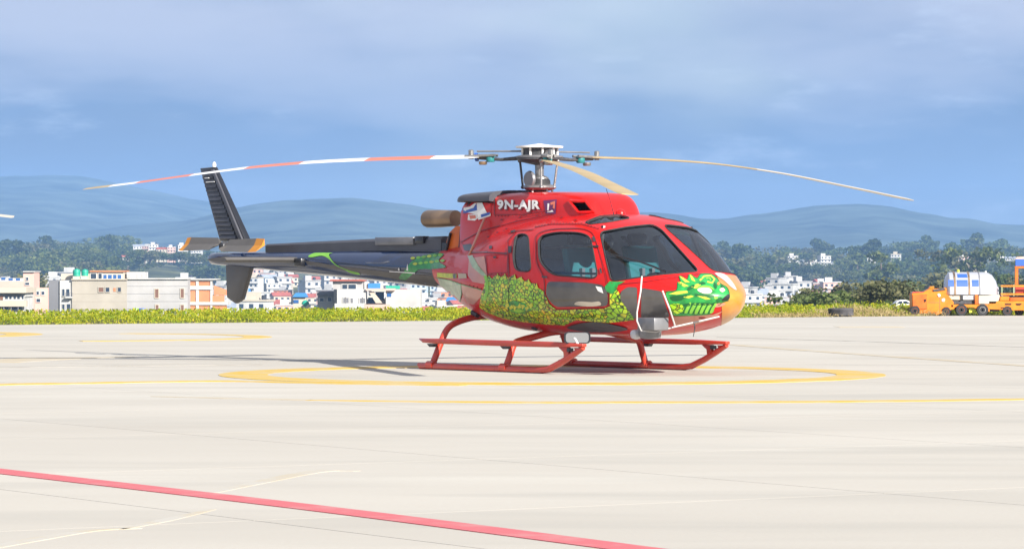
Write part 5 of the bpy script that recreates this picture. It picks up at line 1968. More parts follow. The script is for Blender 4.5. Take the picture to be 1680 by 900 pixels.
def blade(deg, tip_px, pts, pitch, bands, base, chord=0.33):
    """pts: (fraction of radius, photo row of the blade there)"""
    d = wdir(deg)
    side = Vector((-d.y, d.x, 0))           # towards growing azimuth
    n_ = 44
    fr = np.linspace(0.125, 1.0, n_)
    rows = pch(fr, pts)
    v, f, mi = [], [], []
    prof = [(-0.5, 0.0), (-0.2, 0.028), (0.15, 0.05), (0.4, 0.04), (0.5, 0.0), (0.4, -0.035), (0.1, -0.035), (-0.2, -0.018)]
    for i, t in enumerate(fr):
        r_ = t * RR
        wx, wy = X0 + r_ * math.cos(R(deg)), D + r_ * math.sin(R(deg))
        z = CAMH + (HY - rows[i]) / F * wy
        ck = chord * (0.55 if t < 0.14 else 1.0) * (1.0 if t < 0.985 else 0.72)
        pa = R(pitch * (1 - 0.35 * t))
        for a_, b_ in prof:
            # leading edge lies towards shrinking azimuth (the rotor turns clockwise from above)
            h = -side * (a_ * ck * math.cos(pa) - b_ * ck * math.sin(pa))
            v.append(d * r_ + h + Vector((0, 0, z + a_ * ck * math.sin(pa) * 0.8 + b_ * ck * 0.8)))
    k_ = len(prof)
    for i in range(n_ - 1):
        t = (fr[i] + fr[i + 1]) / 2
        m_ = 0
        for b0_, b1_, mm in bands:
            if b0_ <= t < b1_:
                m_ = mm
        for k in range(k_):
            f.append((i * k_ + k, i * k_ + (k + 1) % k_, (i + 1) * k_ + (k + 1) % k_, (i + 1) * k_ + k))
            mi.append(m_)
    f += [tuple(range(k_)), tuple(range((n_ - 1) * k_, n_ * k_))[::-1]]
    mi += [0, 0]
    mb = MB().add(v, f)
    mb.mi = mi
    return put("rotor_blade", mb, [base, M["coral"], M["white"], M["cream"]], heli, smooth=True)


bl = blade(162, 148, [(0.125, 257), (0.25, 259), (0.45, 264.5), (0.6, 273), (0.75, 286.5), (0.9, 301.5), (1.0, 310)], 12.5,
           [(0.235, 0.372, 1), (0.372, 0.505, 2), (0.505, 0.632, 1), (0.632, 0.765, 2), (0.765, 0.87, 1), (0.135, 0.235, 2), (0.87, 0.93, 2), (0.93, 1.0, 0)], M["tan_blade"], 0.27)
bl["label"] = "blade banded coral and white"
blade(36, 1491, [(0.125, 257.5), (0.25, 260), (0.4, 265.5), (0.6, 281), (0.8, 304), (1.0, 328)], -9, [(0.55, 1.0, 3)], M["tan_blade"], 0.27)  # cream outer half paints sunlight into the blade colour
blade(-81.4, 1045, [(0.125, 264), (0.3, 271), (0.5, 281), (0.75, 299), (1.0, 319)], 8, [], M["tan_blade"], 0.225)
for deg, zr in ((162, 257), (36, 258), (-81.4, 261)):
    d = wdir(deg)
    s_ = Vector((-d.y, d.x, 0))
    z0, z1 = zz(259), zz(zr)
    g_ = put("blade_grip", MB().tube([d * 0.2 + Vector((0, 0, z0)), d * 0.45 + Vector((0, 0, z0 - 0.015)), d * 0.74 + Vector((0, 0, z1))], [0.026, 0.018, 0.024], 10), M["dark_steel"], heli, smooth=True)
    e_ = MB()
    for o_ in (0.05, -0.05):
        e_.tube([d * 0.5 + s_ * o_ + Vector((0, 0, z1 + 0.02)), d * 0.86 + s_ * o_ * 0.8 + Vector((0, 0, z1 + 0.01))], 0.016, 8)
    put("blade_cuff", e_, M["steel"], g_, smooth=True)
    b_ = MB().lathe([(0.04, -0.045), (0.05, -0.03), (0.05, 0.02), (0.04, 0.035)], 2, tuple(d * 0.57 + Vector((0, 0, z1 - 0.01))), 16)
    put("lag_damper", b_, M["teal"], g_, smooth=True)
    put("damper_cap", MB().lathe([(0.038, -0.085), (0.046, -0.075), (0.046, -0.048)], 2, tuple(d * 0.66 + Vector((0, 0, z1))), 14), M["exhaust"] if deg == 162 else M["steel"], g_, smooth=True)
    put("upper_arm", MB().tube([d * 0.16 + s_ * 0.04 + Vector((0, 0, zz(248))), d * 0.72 + s_ * 0.03 + Vector((0, 0, z1 + 0.065))], 0.010, 8), M["light_grey"], g_, smooth=True)
    put("cuff_bolt", MB().lathe([(0.03, -0.02), (0.03, 0.075), (0.02, 0.085)], 2, tuple(d * 0.8 + Vector((0, 0, z1))), 10), M["steel"], g_)
    if deg == 162:
        put("root_sleeve", MB().tube([d * 0.72 + Vector((0, 0, z1)), d * 0.75 + Vector((0, 0, z1))], 0.034, 10, sq=1.6), M["blue_print"], g_)

# ---- skid gear
for sy in (-1, 1):
    yk = 1.0 * sy
    sk = put("skid", MB().tube([(-0.9, yk, 0.055), (-0.86, yk, 0.036), (0.2, yk, 0.036), (1.28, yk, 0.036), (1.42, yk, 0.05), (1.62, yk, 0.12), (1.82, yk, 0.205), (2.0, yk, 0.285)], [0.02, 0.036, 0.036, 0.036, 0.036, 0.035, 0.034, 0.026], 12), M["skid_red"], heli, smooth=True)
    put("wear_shoe", MB().box((-0.7, yk - 0.022, 0.0), (1.3, yk + 0.022, 0.012)), M["dark_steel"], sk)
    stp = [(-0.88, yk, 0.335), (-0.76, yk, 0.318), (-0.5, yk, 0.315), (0.6, yk, 0.312), (1.5, yk, 0.312), (2.02, yk, 0.312)]
    v, f = [], []
    for i, (x, y, z) in enumerate(stp):
        hw, hh = (0.012, 0.05, 0.06, 0.06, 0.06, 0.03)[i], (0.006, 0.022, 0.028, 0.030, 0.028, 0.016)[i]
        v += [(x, y - hw, z - hh), (x, y + hw, z - hh), (x, y + hw, z + hh), (x, y - hw, z + hh)]
    f = [(i * 4 + k, i * 4 + (k + 1) % 4, i * 4 + 4 + (k + 1) % 4, i * 4 + 4 + k) for i in range(5) for k in range(4)] + [(0, 1, 2, 3), (23, 22, 21, 20)]
    put("step_board", MB().add(v, f), M["skid_red"], sk, bevel=0.006)
    gs = [(1.60, 0.287), (1.685, 0.235), (1.70, 0.145), (1.80, 0.195), (1.765, 0.24), (1.775, 0.287)]
    put("gusset", MB().prism(gs, 1, yk - 0.02, yk + 0.02), M["skid_red"], sk, bevel=0.006)
    put("gusset", MB().prism([(1.86, 0.285), (1.90, 0.235), (2.0, 0.275), (2.0, 0.288)], 1, yk - 0.018, yk + 0.018), M["skid_red"], sk)
    put("bracket", MB().box((1.76, yk - 0.03, 0.24), (1.80, yk + 0.03, 0.28)), M["black"], sk)
    for x in (-0.66, 0.66):
        put("clamp", MB().tube([(x - 0.06, yk, 0.05), (x + 0.05, yk, 0.05)], 0.046, 12), M["skid_red"], sk, smooth=True)
        put("step_bracket", MB().prism([(x - 0.05, 0.284), (x + 0.08, 0.284), (x + 0.05, 0.25), (x, 0.25)], 1, yk - 0.03, yk + 0.03), M["dark_steel"], sk)
for x0_, xs in ((-0.60, (-0.60, -0.61, -0.63, -0.655, -0.665)), (0.69, (0.70, 0.69, 0.68, 0.665, 0.66))):
    zt_ = 0.585 if x0_ < 0 else 0.425
    half = [(0.0, zt_), (0.34, zt_), (0.62, zt_ - 0.05), (0.79, zt_ - 0.13 if x0_ < 0 else 0.34), (0.88, 0.30), (0.935, 0.17), (0.985, 0.05)]
    path = [(x0_ + (xs[-1] - x0_) * (k / 6.0), -y, z) for k, (y, z) in enumerate(half)][::-1] + [(x0_ + (xs[-1] - x0_) * (k / 6.0), y, z) for k, (y, z) in enumerate(half)][1:]
    # resample smoothly
    P = [Vector(p) for p in path]
    Q = []
    for a_ in range(len(P) - 1):
        p0, p1, p2, p3 = P[max(a_ - 1, 0)], P[a_], P[a_ + 1], P[min(a_ + 2, len(P) - 1)]
        for k in range(5):
            t = k / 5
            Q.append(0.5 * ((2 * p1) + (p2 - p0) * t + (2 * p0 - 5 * p1 + 4 * p2 - p3) * t * t + (3 * p1 - p0 - 3 * p2 + p3) * t ** 3))
    Q.append(P[-1])
    put("cross_tube", MB().tube(Q, 0.037, 12), M["skid_red"], heli, smooth=True)
put("tube_stay", MB().tube([L(775, 512, -0.5), L(784, 517, -0.5)], 0.03, 8), M["dark_steel"], heli)
put("tube_stay", MB().tube([L(874, 537, -0.6), L(880, 539, -0.6)], 0.022, 8), M["black"], heli)
put("drain_mast", MB().tube([L(890, 540, -0.3), L(905, 543, -0.3), L(904, 546, -0.3)], [0.006, 0.016, 0.006], 8), M["dark_steel"], heli)

# landing lamp / mirror between the skids, brackets at the nose, camera pod
c = L(947, 553.5, -0.95)
mm = MB()
mw, mh = 0.14, 0.062
Pm = rnd([(-mw, -mh), (mw, -mh), (mw, mh), (-mw, mh)], 0.045)
rt = HI.to_3x3() @ Vector((1, 0, 0))
fw = HI.to_3x3() @ Vector((0, -1, 0))
v = [c + rt * p[0] + Vector((0, 0, p[1])) + fw * 0.03 for p in Pm] + [c + rt * p[0] * 0.9 + Vector((0, 0, p[1] * 0.9)) - fw * 0.04 for p in Pm]
n_ = len(Pm)
mo = put("mirror", MB().add(v, [tuple(range(n_)), tuple(range(n_, 2 * n_))[::-1]] + [(i, n_ + i, n_ + (i + 1) % n_, (i + 1) % n_) for i in range(n_)]), M["black"], heli, smooth=True)
v = [c + rt * p[0] * 0.86 + Vector((0, 0, p[1] * 0.84)) + fw * 0.033 for p in Pm]
put("mirror_glass", MB().add(v, [tuple(range(n_))]), mat("mirror_silver", (0.55, 0.57, 0.6), 0.06, metal=1.0), mo)
put("mirror_bracket", MB().tube([L(934, 548, -0.95), L(944, 556, -1.0), L(951, 570, -1.0)], 0.011, 8), M["white"], mo, smooth=True)
yb = -0.62
put("nose_bracket", MB().tube([L(1053, 453, -0.80), L(1051, 478, -0.86), L(1045, 512, -0.86), L(1045, 526, -0.86), L(1052, 542, -0.8), L(1076, 544, -0.72), L(1110, 535, -0.5), L(1150, 526, -0.3), L(1180, 519, -0.12)], 0.0085, 8), M["bracket"], heli, smooth=True)
put("nose_bracket", MB().tube([L(1087, 477, -0.70), L(1098, 505, -0.70), L(1107, 533, -0.56)], 0.009, 8), M["bracket"], heli, smooth=True)
a = L(1058, 521, -0.72)
cc = L(1069, 520, -0.72)
v0, v1 = L(1055, 541, -0.72), L(1083, 521, -0.72)
put("camera_box", MB().box((v0.x, -0.80, v0.z), (v1.x, -0.60, v1.z)), M["light_grey"], heli, bevel=0.012)
cz = L(1067, 556, -0.62)
put("camera_ball", MB().lathe([(0.05, 0.0), (0.105, 0.01), (0.115, 0.05), (0.115, 0.10), (0.1, 0.115)], 2, (cz.x, cz.y, cz.z), 24), M["light_grey"], heli, smooth=True)
lz = L(1042, 548, -0.7)
put("landing_light", MB().lathe([(0.05, 0.05), (0.055, 0.0), (0.045, -0.03), (0.01, -0.04)], 1, (lz.x, lz.y, lz.z), 18), M["lens"], heli, smooth=True)
put("skid_mast", MB().tube([L(1035, 530, -0.4), L(1035, 553, -0.4)], 0.022, 8), M["skid_red"], heli)
put("pitot", MB().tube([L(1139, 530, -0.25), L(1140, 538, -0.25), L(1137.5, 552, -0.25)], [0.008, 0.006, 0.004], 6), M["dark_steel"], heli)
put("nose_vent", MB().ellipsoid(L(1152, 521, -0.35), (0.05, 0.03, 0.012)), M["maroon"], heli, smooth=True)

# ---- cabin
def seat(x, y, lab):
    s = put("seat", MB().box((x - 0.02, y - 0.23, 0.66), (x + 0.46, y + 0.23, 0.78)), M["seat"], heli, bevel=0.04)
    bk = MB().prism([(x - 0.02, 0.74), (x + 0.10, 0.74), (x - 0.06, 1.36), (x - 0.16, 1.36)], 1, y - 0.22, y + 0.22)
    put("seat_back", bk, M["seat"], s, bevel=0.03)
    put("headrest", MB().box((x - 0.19, y - 0.12, 1.37), (x - 0.08, y + 0.12, 1.50)), M["black"], s, bevel=0.04)
    put("seat_base", MB().box((x, y - 0.18, 0.48), (x + 0.38, y + 0.18, 0.655)), M["dark_steel"], s)
    put("harness", MB().box((x + 0.02, y - 0.09, 0.80), (x + 0.06, y - 0.05, 1.12)).box((x + 0.02, y + 0.05, 0.80), (x + 0.06, y + 0.09, 1.12)), M["light_grey"], s)


seat(1.32, -0.42, "")
seat(1.32, 0.42, "")
put("bench_seat", MB().box((0.25, -0.74, 0.64), (0.70, 0.74, 0.77)).box((0.2, -0.74, 0.771), (0.30, 0.74, 1.22)), M["light_grey"], heli, bevel=0.03)
put("instrument_panel", MB().prism([(2.2, 0.60), (2.46, 0.60), (2.50, 0.98), (2.36, 1.08), (2.24, 1.06)], 1, -0.34, 0.3), M["black"], heli, bevel=0.02)
for k in range(4):
    put("gauge", MB().lathe([(0.04, -0.01), (0.04, 0.012)], 0, (2.225, -0.24 + k * 0.14, 0.96), 14), M["light_grey"], heli)
put("control_stick", MB().tube([(1.85, -0.42, 0.52), (1.9, -0.42, 0.75), (1.84, -0.42, 0.92)], 0.014, 8), M["dark_steel"], heli)
hs_ = MB().ellipsoid((1.62, -0.42, 1.40), (0.12, 0.11, 0.11), 18, 10)
put("headset", hs_, M["black"], heli, smooth=True)
put("cabin_pillar", MB().tube([(1.98, -0.72, 0.6), (1.95, -0.75, 1.1), (1.85, -0.6, 1.56)], 0.03, 8).tube([(1.98, 0.72, 0.6), (1.95, 0.75, 1.1), (1.85, 0.6, 1.56)], 0.03, 8), M["black"], heli)
put("door_bar", MB().tube([(1.1, -0.85, 1.33), (2.0, -0.8, 1.35)], 0.012, 6).tube([(1.1, -0.87, 1.08), (2.02, -0.83, 1.06)], 0.014, 6), M["black"], heli)

# ------------------------------------------------------------------ ground vehicles and the loose tyre at the apron edge
ZS = 0.8
VY = GY(517.5)


def wheel(parent, px, py, r_px, Y, rimm, wid=0.16, name="wheel"):
    c = W(px, py, Y)
    r_ = r_px / F * Y
    w_ = put(name, MB().lathe([(r_ * 0.62, -wid / 2), (r_ * 0.95, -wid / 2), (r_, -wid * 0.3), (r_, wid * 0.3), (r_ * 0.95, wid / 2), (r_ * 0.62, wid / 2)], 1, (c.x, c.y, c.z), 24, (1, 1, 1)), M["rubber"], parent, world=True, smooth=True)
    put("rim", MB().lathe([(r_ * 0.61, -wid * 0.44), (r_ * 0.5, -wid * 0.52), (r_ * 0.44, -wid * 0.3), (r_ * 0.2, -wid * 0.36), (r_ * 0.18, -wid * 0.5), (0.005, -wid * 0.5)], 1, (c.x, c.y, c.z), 20), rimm, w_, world=True, smooth=True)
    return w_


def poly_part(name, pts, Y, dep, m, parent, bevel=0.01):
    q = [W(p[0], p[1], Y) for p in pts]
    o = put(name, MB().prism([(a.x, a.z) for a in q], 1, Y, Y + dep), m, parent, world=True, bevel=bevel, bseg=1)
    o.data.polygons.foreach_set("use_smooth", [False] * len(o.data.polygons))
    return o


M["orange2"] = mat("amber_paint", (0.63, 0.185, 0.006), 0.42, var=0.28, vscale=4)
M["silver"] = mat("polished_tank_skin", (0.52, 0.53, 0.56), 0.25, metal=0.45, var=0.05, vscale=4)
M["white_rim"] = mat("white_rim", (0.7, 0.68, 0.64), 0.5)
M["seat_blk"] = mat("black_vinyl", (0.02, 0.02, 0.022), 0.5)

Y = VY
t = thing("tow_tractor", "orange airport tow tractor with raised hood parked left of the silver tank", "tractor", W(1530, 517.5, Y))
bd = poly_part("body", [(1496.5, 507), (1496, 481), (1541, 478), (1556, 484), (1565, 496), (1563, 507), (1545, 510), (1534, 514), (1510, 514)], Y, 0.55, M["orange2"], t, 0.008)
poly_part("front_panel", [(1497.5, 505), (1497, 483), (1521, 482), (1521, 507), (1508, 507)], Y - 0.02, 0.03, M["orange"], bd, 0.005)
poly_part("hood", [(1514, 480), (1524, 473.5), (1546, 473), (1556, 470), (1561, 476), (1558, 485), (1542, 479)], Y + 0.08, 0.4, M["orange2"], t, 0.008)
poly_part("side_seam", [(1541.5, 507), (1541.5, 481), (1542.3, 481), (1542.3, 507)], Y - 0.004, 0.02, M["exhaust"], t, 0.0)
poly_part("side_seam", [(1523, 496.4), (1523, 495.6), (1541, 495.6), (1541, 496.4)], Y - 0.004, 0.02, M["exhaust"], t, 0.0)
poly_part("wheel_arch", [(1497, 505), (1499, 501.5), (1505, 501.5), (1508, 505), (1509, 510), (1497, 510)], Y - 0.03, 0.02, M["intake_dark"], t, 0.0)
poly_part("hood_grille", [(1530, 475), (1549, 472), (1552, 475), (1533, 478.5)], Y + 0.05, 0.05, M["dark_steel"], t, 0.004)
poly_part("top_rail", [(1497, 481.3), (1497, 478.6), (1516, 478.4), (1516, 480.9)], Y + 0.05, 0.42, M["skid_red"], t, 0.006)
poly_part("seat", [(1524, 473.4), (1526, 469.5), (1533, 469.5), (1532, 473.2)], Y + 0.15, 0.25, M["orange2"], t, 0.01)
poly_part("seat", [(1513, 481.5), (1513, 479), (1519, 479), (1519, 481.5)], Y + 0.15, 0.25, M["seat_blk"], t, 0.006)
poly_part("step_plate", [(1534, 514), (1556, 505.5), (1566, 503), (1566, 506), (1546, 513), (1536, 517)], Y - 0.05, 0.1, M["orange2"], t, 0.004)
poly_part("lamp", [(1538, 483), (1540, 481), (1543, 483), (1543, 486), (1540, 487)], Y - 0.02, 0.04, M["white"], t, 0.003)
poly_part("door_sticker", [(1545, 490), (1549, 488.5), (1551, 491), (1549, 495), (1545, 494)], Y - 0.012, 0.02, M["eye"], t, 0.0)
poly_part("step_hole", [(1515.5, 491), (1519.5, 490), (1519.5, 494), (1517, 496)], Y - 0.03, 0.02, M["intake_dark"], t, 0.0)
for p, q, r_ in ((1500.5, 509.5, 8), (1552, 510.5, 7.2)):
    wheel(t, p, q, r_, Y + 0.02, M["orange"])
    wheel(t, p + 2, q, r_, Y + 0.5, M["orange"])
put("steering_wheel", MB().lathe([(0.055, 0), (0.065, 0.006), (0.055, 0.012)], 2, tuple(W(1537, 471, Y + 0.25)), 16), M["seat_blk"], t, world=True)
poly_part("underframe", [(1498, 510), (1498, 506), (1562, 506), (1562, 510)], Y + 0.08, 0.4, M["dark_steel"], t, 0.004)

t = thing("tank_trailer", "orange trailer carrying a silver white tank with blue panels", "trailer", W(1600, 517.5, Y))
a, c = W(1553, 483, Y), W(1641, 483, Y)
rt_ = (c.z, )
top = W(1600, 446, Y).z
cz_ = (a.z + top) / 2 + 0.0
# the tank: an arched hood along x, rounded at its right end
xs_ = [a.x, a.x + 0.02, a.x + 0.08] + list(np.linspace(a.x + 0.2, c.x - 0.35, 6)) + [c.x - 0.25, c.x - 0.15, c.x - 0.06, c.x - 0.015, c.x]
v, f = [], []
seg = 22
for i, x in enumerate(xs_):
    tt_ = (x - (c.x - 0.35)) / 0.35
    k = math.sqrt(max(0.0, 1 - max(0, tt_) ** 2.6)) if tt_ > 0 else 1.0
    k = max(k, 0.35)
    tl_ = (a.x + 0.10 - x) / 0.10
    if tl_ > 0:
        k = max(0.72, math.sqrt(max(0, 1 - 0.5 * tl_ ** 2)))
    for j in range(seg):
        an = math.pi * j / (seg - 1)
        v.append((x, Y + 0.36 - 0.36 * k * math.cos(an), a.z + (top - a.z) * k * math.sin(an) ** 0.8))
for i in range(len(xs_) - 1):
    for j in range(seg - 1):
        f.append((i * seg + j, i * seg + j + 1, (i + 1) * seg + j + 1, (i + 1) * seg + j))
    f.append((i * seg + seg - 1, i * seg, (i + 1) * seg, (i + 1) * seg + seg - 1))
f += [tuple(range(seg))[::-1], tuple(range((len(xs_) - 1) * seg, len(xs_) * seg))]
tank = put("tank", MB().add(v, f), M["silver"], t, world=True, smooth=True)


def on_tank(name, p0, p1, an0, an1, m, off=0.006):
    v, f = [], []
    nx_, na = 6, 8
    for i in range(nx_ + 1):
        x = W(p0 + (p1 - p0) * i / nx_, 470, Y).x
        for j in range(na + 1):
            an = R(an0 + (an1 - an0) * j / na)
            v.append((x, Y + 0.36 - (0.36 + off) * math.cos(an), a.z + (top - a.z + off) * math.sin(an) ** 0.8))
    for i in range(nx_):
        for j in range(na):
            f.append((i * (na + 1) + j, i * (na + 1) + j + 1, (i + 1) * (na + 1) + j + 1, (i + 1) * (na + 1) + j))
    return put(name, MB().add(v, f), m, tank, world=True)


on_tank("blue_panel", 1556, 1565, 16, 35, M["blue_print"])
on_tank("blue_panel", 1570, 1588, 16, 35, M["blue_print"])
on_tank("blue_panel", 1595, 1606, 16, 35, M["blue_print"])
on_tank("blue_panel", 1572, 1588, 44, 62, M["blue_print"])
on_tank("strap", 1565.5, 1568.5, 0, 178, M["exhaust"], 0.012)
on_tank("strap", 1589, 1592, 0, 178, M["exhaust"], 0.012)
on_tank("rib", 1607, 1608.6, 0, 178, M["light_grey"], 0.012)
put("filler_cap", MB().lathe([(0.03, 0), (0.03, 0.05), (0.02, 0.06)], 2, tuple(W(1572, 446, Y + 0.36)), 12), M["ygreen"], tank, world=True)
put("vent_cap", MB().lathe([(0.02, 0), (0.02, 0.03)], 2, tuple(W(1617, 446.5, Y + 0.36)), 12), M["white"], tank, world=True)
poly_part("tank_skirt", [(1605, 499), (1605, 483.3), (1641, 483.3), (1639, 492), (1634, 499)], Y + 0.03, 0.6, M["w_beige"], t, 0.02)
poly_part("pipe_box", [(1556, 491), (1556, 483.3), (1577, 483.3), (1577, 492)], Y + 0.05, 0.5, M["w_beige"], t, 0.006)
poly_part("pipe_box", [(1580, 491.5), (1580, 483.3), (1599, 483.3), (1599, 491.5)], Y + 0.05, 0.5, M["white_rim"], t, 0.006)
poly_part("upright", [(1599.5, 499), (1599.5, 483.3), (1604.5, 483.3), (1604.5, 499)], Y - 0.01, 0.08, M["orange"], t, 0.006)
poly_part("upright", [(1577.3, 491), (1577.3, 483.3), (1579.7, 483.3), (1579.7, 491)], Y, 0.06, M["dark_steel"], t, 0.002)
poly_part("machinery", [(1562, 499), (1562, 492.3), (1599, 492), (1599, 499)], Y + 0.08, 0.4, M["dark_steel"], t, 0.01)
poly_part("chassis", [(1560, 504), (1560, 499.2), (1622, 499.2), (1624, 511), (1617, 511), (1604, 507), (1596, 504)], Y, 0.55, M["orange2"], t, 0.008)
poly_part("fender", [(1566, 506), (1570, 503.6), (1586, 503.6), (1590, 507), (1586, 509), (1569, 509)], Y + 0.16, 0.3, M["orange"], t, 0.006)
poly_part("hanger", [(1590, 513), (1590, 503.6), (1597, 503.8), (1600, 506), (1597, 513)], Y + 0.1, 0.1, M["ygreen"], t, 0.004)
for p, q, r_ in ((1577, 508, 9.5), (1611.5, 508, 9.6)):
    wheel(t, p, q, r_, Y + 0.02, M["white_rim"] if p > 1600 else M["orange"])
    wheel(t, p + 1.5, q, r_, Y + 0.5, M["orange"])
poly_part("tow_bar", [(1556, 508), (1556, 506), (1568, 504), (1568, 506)], Y + 0.2, 0.06, M["orange"], t, 0.002)

t = thing("platform_truck", "orange flatbed platform truck with rails and tall frame at the right edge", "truck", W(1660, 517.5, Y))
poly_part("bed", [(1622, 507), (1622, 493.5), (1720, 493.5), (1720, 509), (1660, 509)], Y + 0.03, 0.7, M["orange2"], t, 0.01)
poly_part("side_box", [(1640.5, 493.2), (1640.5, 485.5), (1656, 485.5), (1656, 493.2)], Y + 0.1, 0.4, M["orange2"], t, 0.01)
poly_part("side_box", [(1657, 493.2), (1657, 487.5), (1720, 487.5), (1720, 493.2)], Y + 0.12, 0.4, M["orange"], t, 0.01)
poly_part("bed_slot", [(1649, 500), (1649, 497.5), (1659, 497.5), (1659, 500)], Y + 0.02, 0.03, M["intake_dark"], t, 0.0)
poly_part("bed_slot", [(1642, 505.5), (1642, 504), (1659, 504), (1659, 505.5)], Y + 0.02, 0.03, M["intake_dark"], t, 0.0)
poly_part("bed_slot", [(1668, 500.5), (1666, 497.5), (1677, 497.5), (1674, 500.5)], Y + 0.02, 0.03, M["intake_dark"], t, 0.0)
for q in (467.5, 480.8):
    poly_part("rail", [(1642, q + 3), (1642, q), (1720, q), (1720, q + 3)], Y + 0.06, 0.04, M["orange2"], t, 0.003)
    poly_part("rail", [(1642, q + 3), (1642, q), (1720, q), (1720, q + 3)], Y + 0.64, 0.04, M["orange2"], t, 0.003)
for p in (1643, 1662.5, 1690):
    poly_part("post", [(p, 485.3), (p, 467), (p + 1.8, 467), (p + 1.8, 485.3)], Y + 0.065, 0.03, M["pale_green"], t, 0.002)
for p in (1665.5, 1705):
    poly_part("mast_post", [(p, 467), (p, 436.5), (p + 5, 436.5), (p + 5, 467)], Y + 0.2, 0.08, M["exhaust"] if p > 1700 else M["orange"], t, 0.004)
poly_part("mast_beam", [(1665.5, 440), (1665.5, 436.6), (1712, 436.6), (1712, 440)], Y + 0.19, 0.1, M["orange"], t, 0.004)
poly_part("sign_board", [(1666, 436), (1666, 425), (1712, 425), (1712, 436)], Y + 0.2, 0.04, M["blue_print"], t, 0.003)
poly_part("board_top", [(1666, 424.9), (1668, 421.5), (1690, 420), (1712, 424.9)], Y + 0.2, 0.05, M["w_pink"], t, 0.003)
poly_part("cab_block", [(1666, 480.5), (1666, 471), (1720, 471), (1720, 480.5)], Y + 0.25, 0.3, M["skid_red"], t, 0.01)
for p in (1652, 1700):
    wheel(t, p, 509.6, 8, Y + 0.1, M["orange"])
    wheel(t, p + 1, 509.6, 8, Y + 0.6, M["orange"])
wheel(t, 1672, 510.5, 7.2, Y + 0.4, M["white_rim"])
poly_part("underframe", [(1622, 511), (1622, 507.2), (1640, 507.2), (1640, 511)], Y + 0.2, 0.4, M["dark_steel"], t, 0.004)

# a worn tyre lying flat
TY = GY(519.3)
c = W(1379.5, 519.3, TY + 0.28)
ro, hh = 21.5 / F * TY, 13.8 / F * TY
prof = [(ro * 0.58, hh * 0.12), (ro * 0.62, 0.0), (ro * 0.9, 0.0), (ro * 0.985, hh * 0.1), (ro, hh * 0.25)]
for k in range(4):
    z_ = hh * (0.27 + k * 0.14)
    prof += [(ro, z_), (ro * 0.97, z_ + 0.006), (ro * 0.97, z_ + 0.02), (ro, z_ + 0.026)]
prof += [(ro, hh * 0.78), (ro * 0.985, hh * 0.92), (ro * 0.9, hh), (ro * 0.62, hh), (ro * 0.58, hh * 0.88), (ro * 0.58, hh * 0.12)]
t = thing("tyre", "worn black tyre lying flat at the apron edge by the yellow plants", "tyre", (c.x, c.y, 0.002))
tb = MB().lathe(prof[:-1], 2, (0, 0, 0), 36)
tb.f = tb.f[:-2]
n_ = len(prof) - 1
tb.add([], [])
for k in range(36):
    k2 = (k + 1) % 36
    tb.f.append(((n_ - 1) * 36 + k, (n_ - 1) * 36 + k2, k2, k))
tb.mi = [0] * len(tb.f)
put("tread", tb, mat("weathered_rubber", (0.035, 0.036, 0.042), 0.85, var=0.4, vscale=6, col2=(0.10, 0.095, 0.10)), t, smooth=True)
put("bead_ring", MB().lathe([(ro * 0.57, hh * 0.86), (ro * 0.63, hh * 1.01), (ro * 0.66, hh * 1.012), (ro * 0.66, hh * 1.0)], 2, (0, 0, 0), 36), M["rubber"], t, smooth=True)

# the rotor blade of another parked helicopter reaches into the left edge of the picture
a, c = W(-330, 336, 46.0), W(21, 356, 44.5)
t = thing("parked_rotor", "pale rotor blade tip poking in at the left edge before the hills", "rotor", (a.x, a.y, 0.0))
n_ = 14
v, f = [], []
for i in range(n_ + 1):
    k = i / n_
    p = a.lerp(c, k) + Vector((0, 0, 0.05 * math.sin(math.pi * k)))
    for dx, dz in ((-0.16, -0.012), (0.05, 0.018), (0.16, 0.016), (0.05, -0.006)):
        v.append((p.x, p.y + dx, p.z + dz))
for i in range(n_):
    for k in range(4):
        f.append((i * 4 + k, i * 4 + (k + 1) % 4, i * 4 + 4 + (k + 1) % 4, i * 4 + 4 + k))
f += [(0, 1, 2, 3), (4 * n_ + 3, 4 * n_ + 2, 4 * n_ + 1, 4 * n_)]
put("rotor_blade", MB().add(v, f), M["cream"], t, world=True, smooth=True)
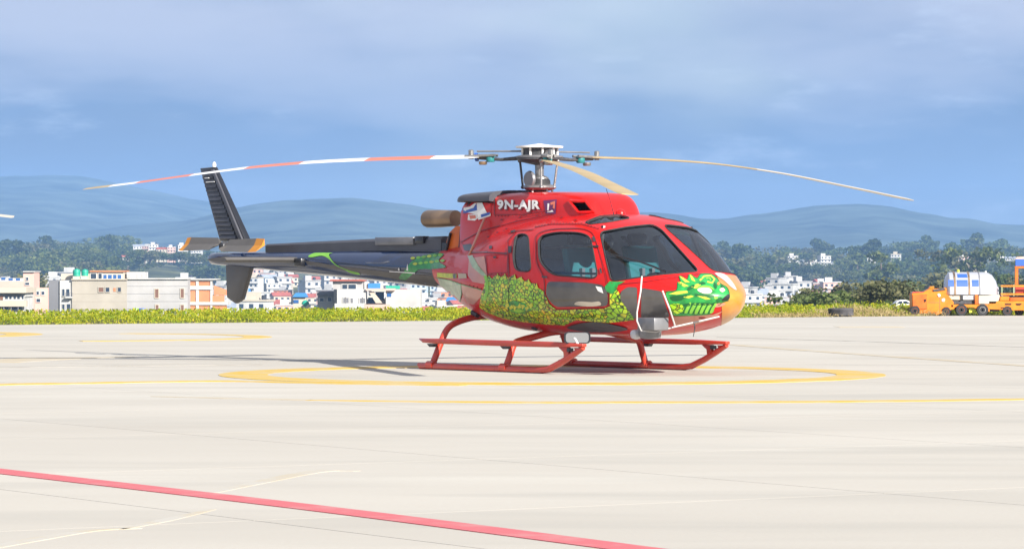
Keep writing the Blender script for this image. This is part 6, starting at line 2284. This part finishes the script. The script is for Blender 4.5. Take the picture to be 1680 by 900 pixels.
put("mast", MB().lathe([(0.30, 0), (0.30, 0.1), (0.07, 0.14), (0.06, a.z), (0.2, a.z + 0.02), (0.2, a.z + 0.08)], 2, (0, 0, 0), 18), M["dark_steel"], t, smooth=True)

# a car half hidden by the plants, left of the tractor
CY = VY + 14
t = thing("parked_car", "white car half hidden behind the plants just left of the orange tractor", "car", W(1482, 512, CY))
poly_part("body", [(1462, 511), (1463, 502), (1469, 498), (1474, 493), (1487, 491.5), (1497, 497), (1506, 500), (1507, 511)], CY, 0.8, M["white"], t, 0.03)
poly_part("side_window", [(1471, 498), (1475.5, 494), (1480.5, 493.6), (1480.5, 498)], CY - 0.01, 0.03, M["pane"], t, 0.004)
poly_part("side_window", [(1482, 498), (1482, 493.5), (1487, 493.3), (1494, 498)], CY - 0.01, 0.03, M["pane"], t, 0.004)
for p in (1471, 1498):
    wheel(t, p, 511, 5, CY + 0.05, M["light_grey"])

# ------------------------------------------------------------------ unused prototypes away, haze last
for o, u in zip(protos, proto_used):
    if not u:
        for c in list(o.children):
            bpy.data.objects.remove(c)
        bpy.data.objects.remove(o)
for (o, lab), u in zip(HP, HU):
    if not u:
        for c in list(o.children):
            for g_ in list(c.children):
                bpy.data.objects.remove(g_)
            bpy.data.objects.remove(c)
        bpy.data.objects.remove(o)
zmax = 0.0
for o in scene.objects:
    if o.type == "MESH" and o.get("kind") == "structure":
        zmax = max(zmax, max(v.co.z for v in o.data.vertices))
zmin = min(v.co.z for v in g.data.vertices) if False else -190.0
hz = bpy.data.materials.new("haze_air")
hz.use_nodes = True
nt = hz.node_tree
nt.nodes.clear()
pv = nt.nodes.new("ShaderNodeVolumePrincipled")
pv.inputs["Color"].default_value = (0.31, 0.54, 0.93, 1)
pv.inputs["Density"].default_value = 1.7e-4
pv.inputs["Anisotropy"].default_value = 0.0
out = nt.nodes.new("ShaderNodeOutputMaterial")
nt.links.new(pv.outputs[0], out.inputs["Volume"])
o = put("haze", MB().box((-3200, -120, zmin), (3200, 7300, zmax + 6)), hz)
tag(o, kind="stuff")
print("objects", len(scene.objects), "haze top", zmax)
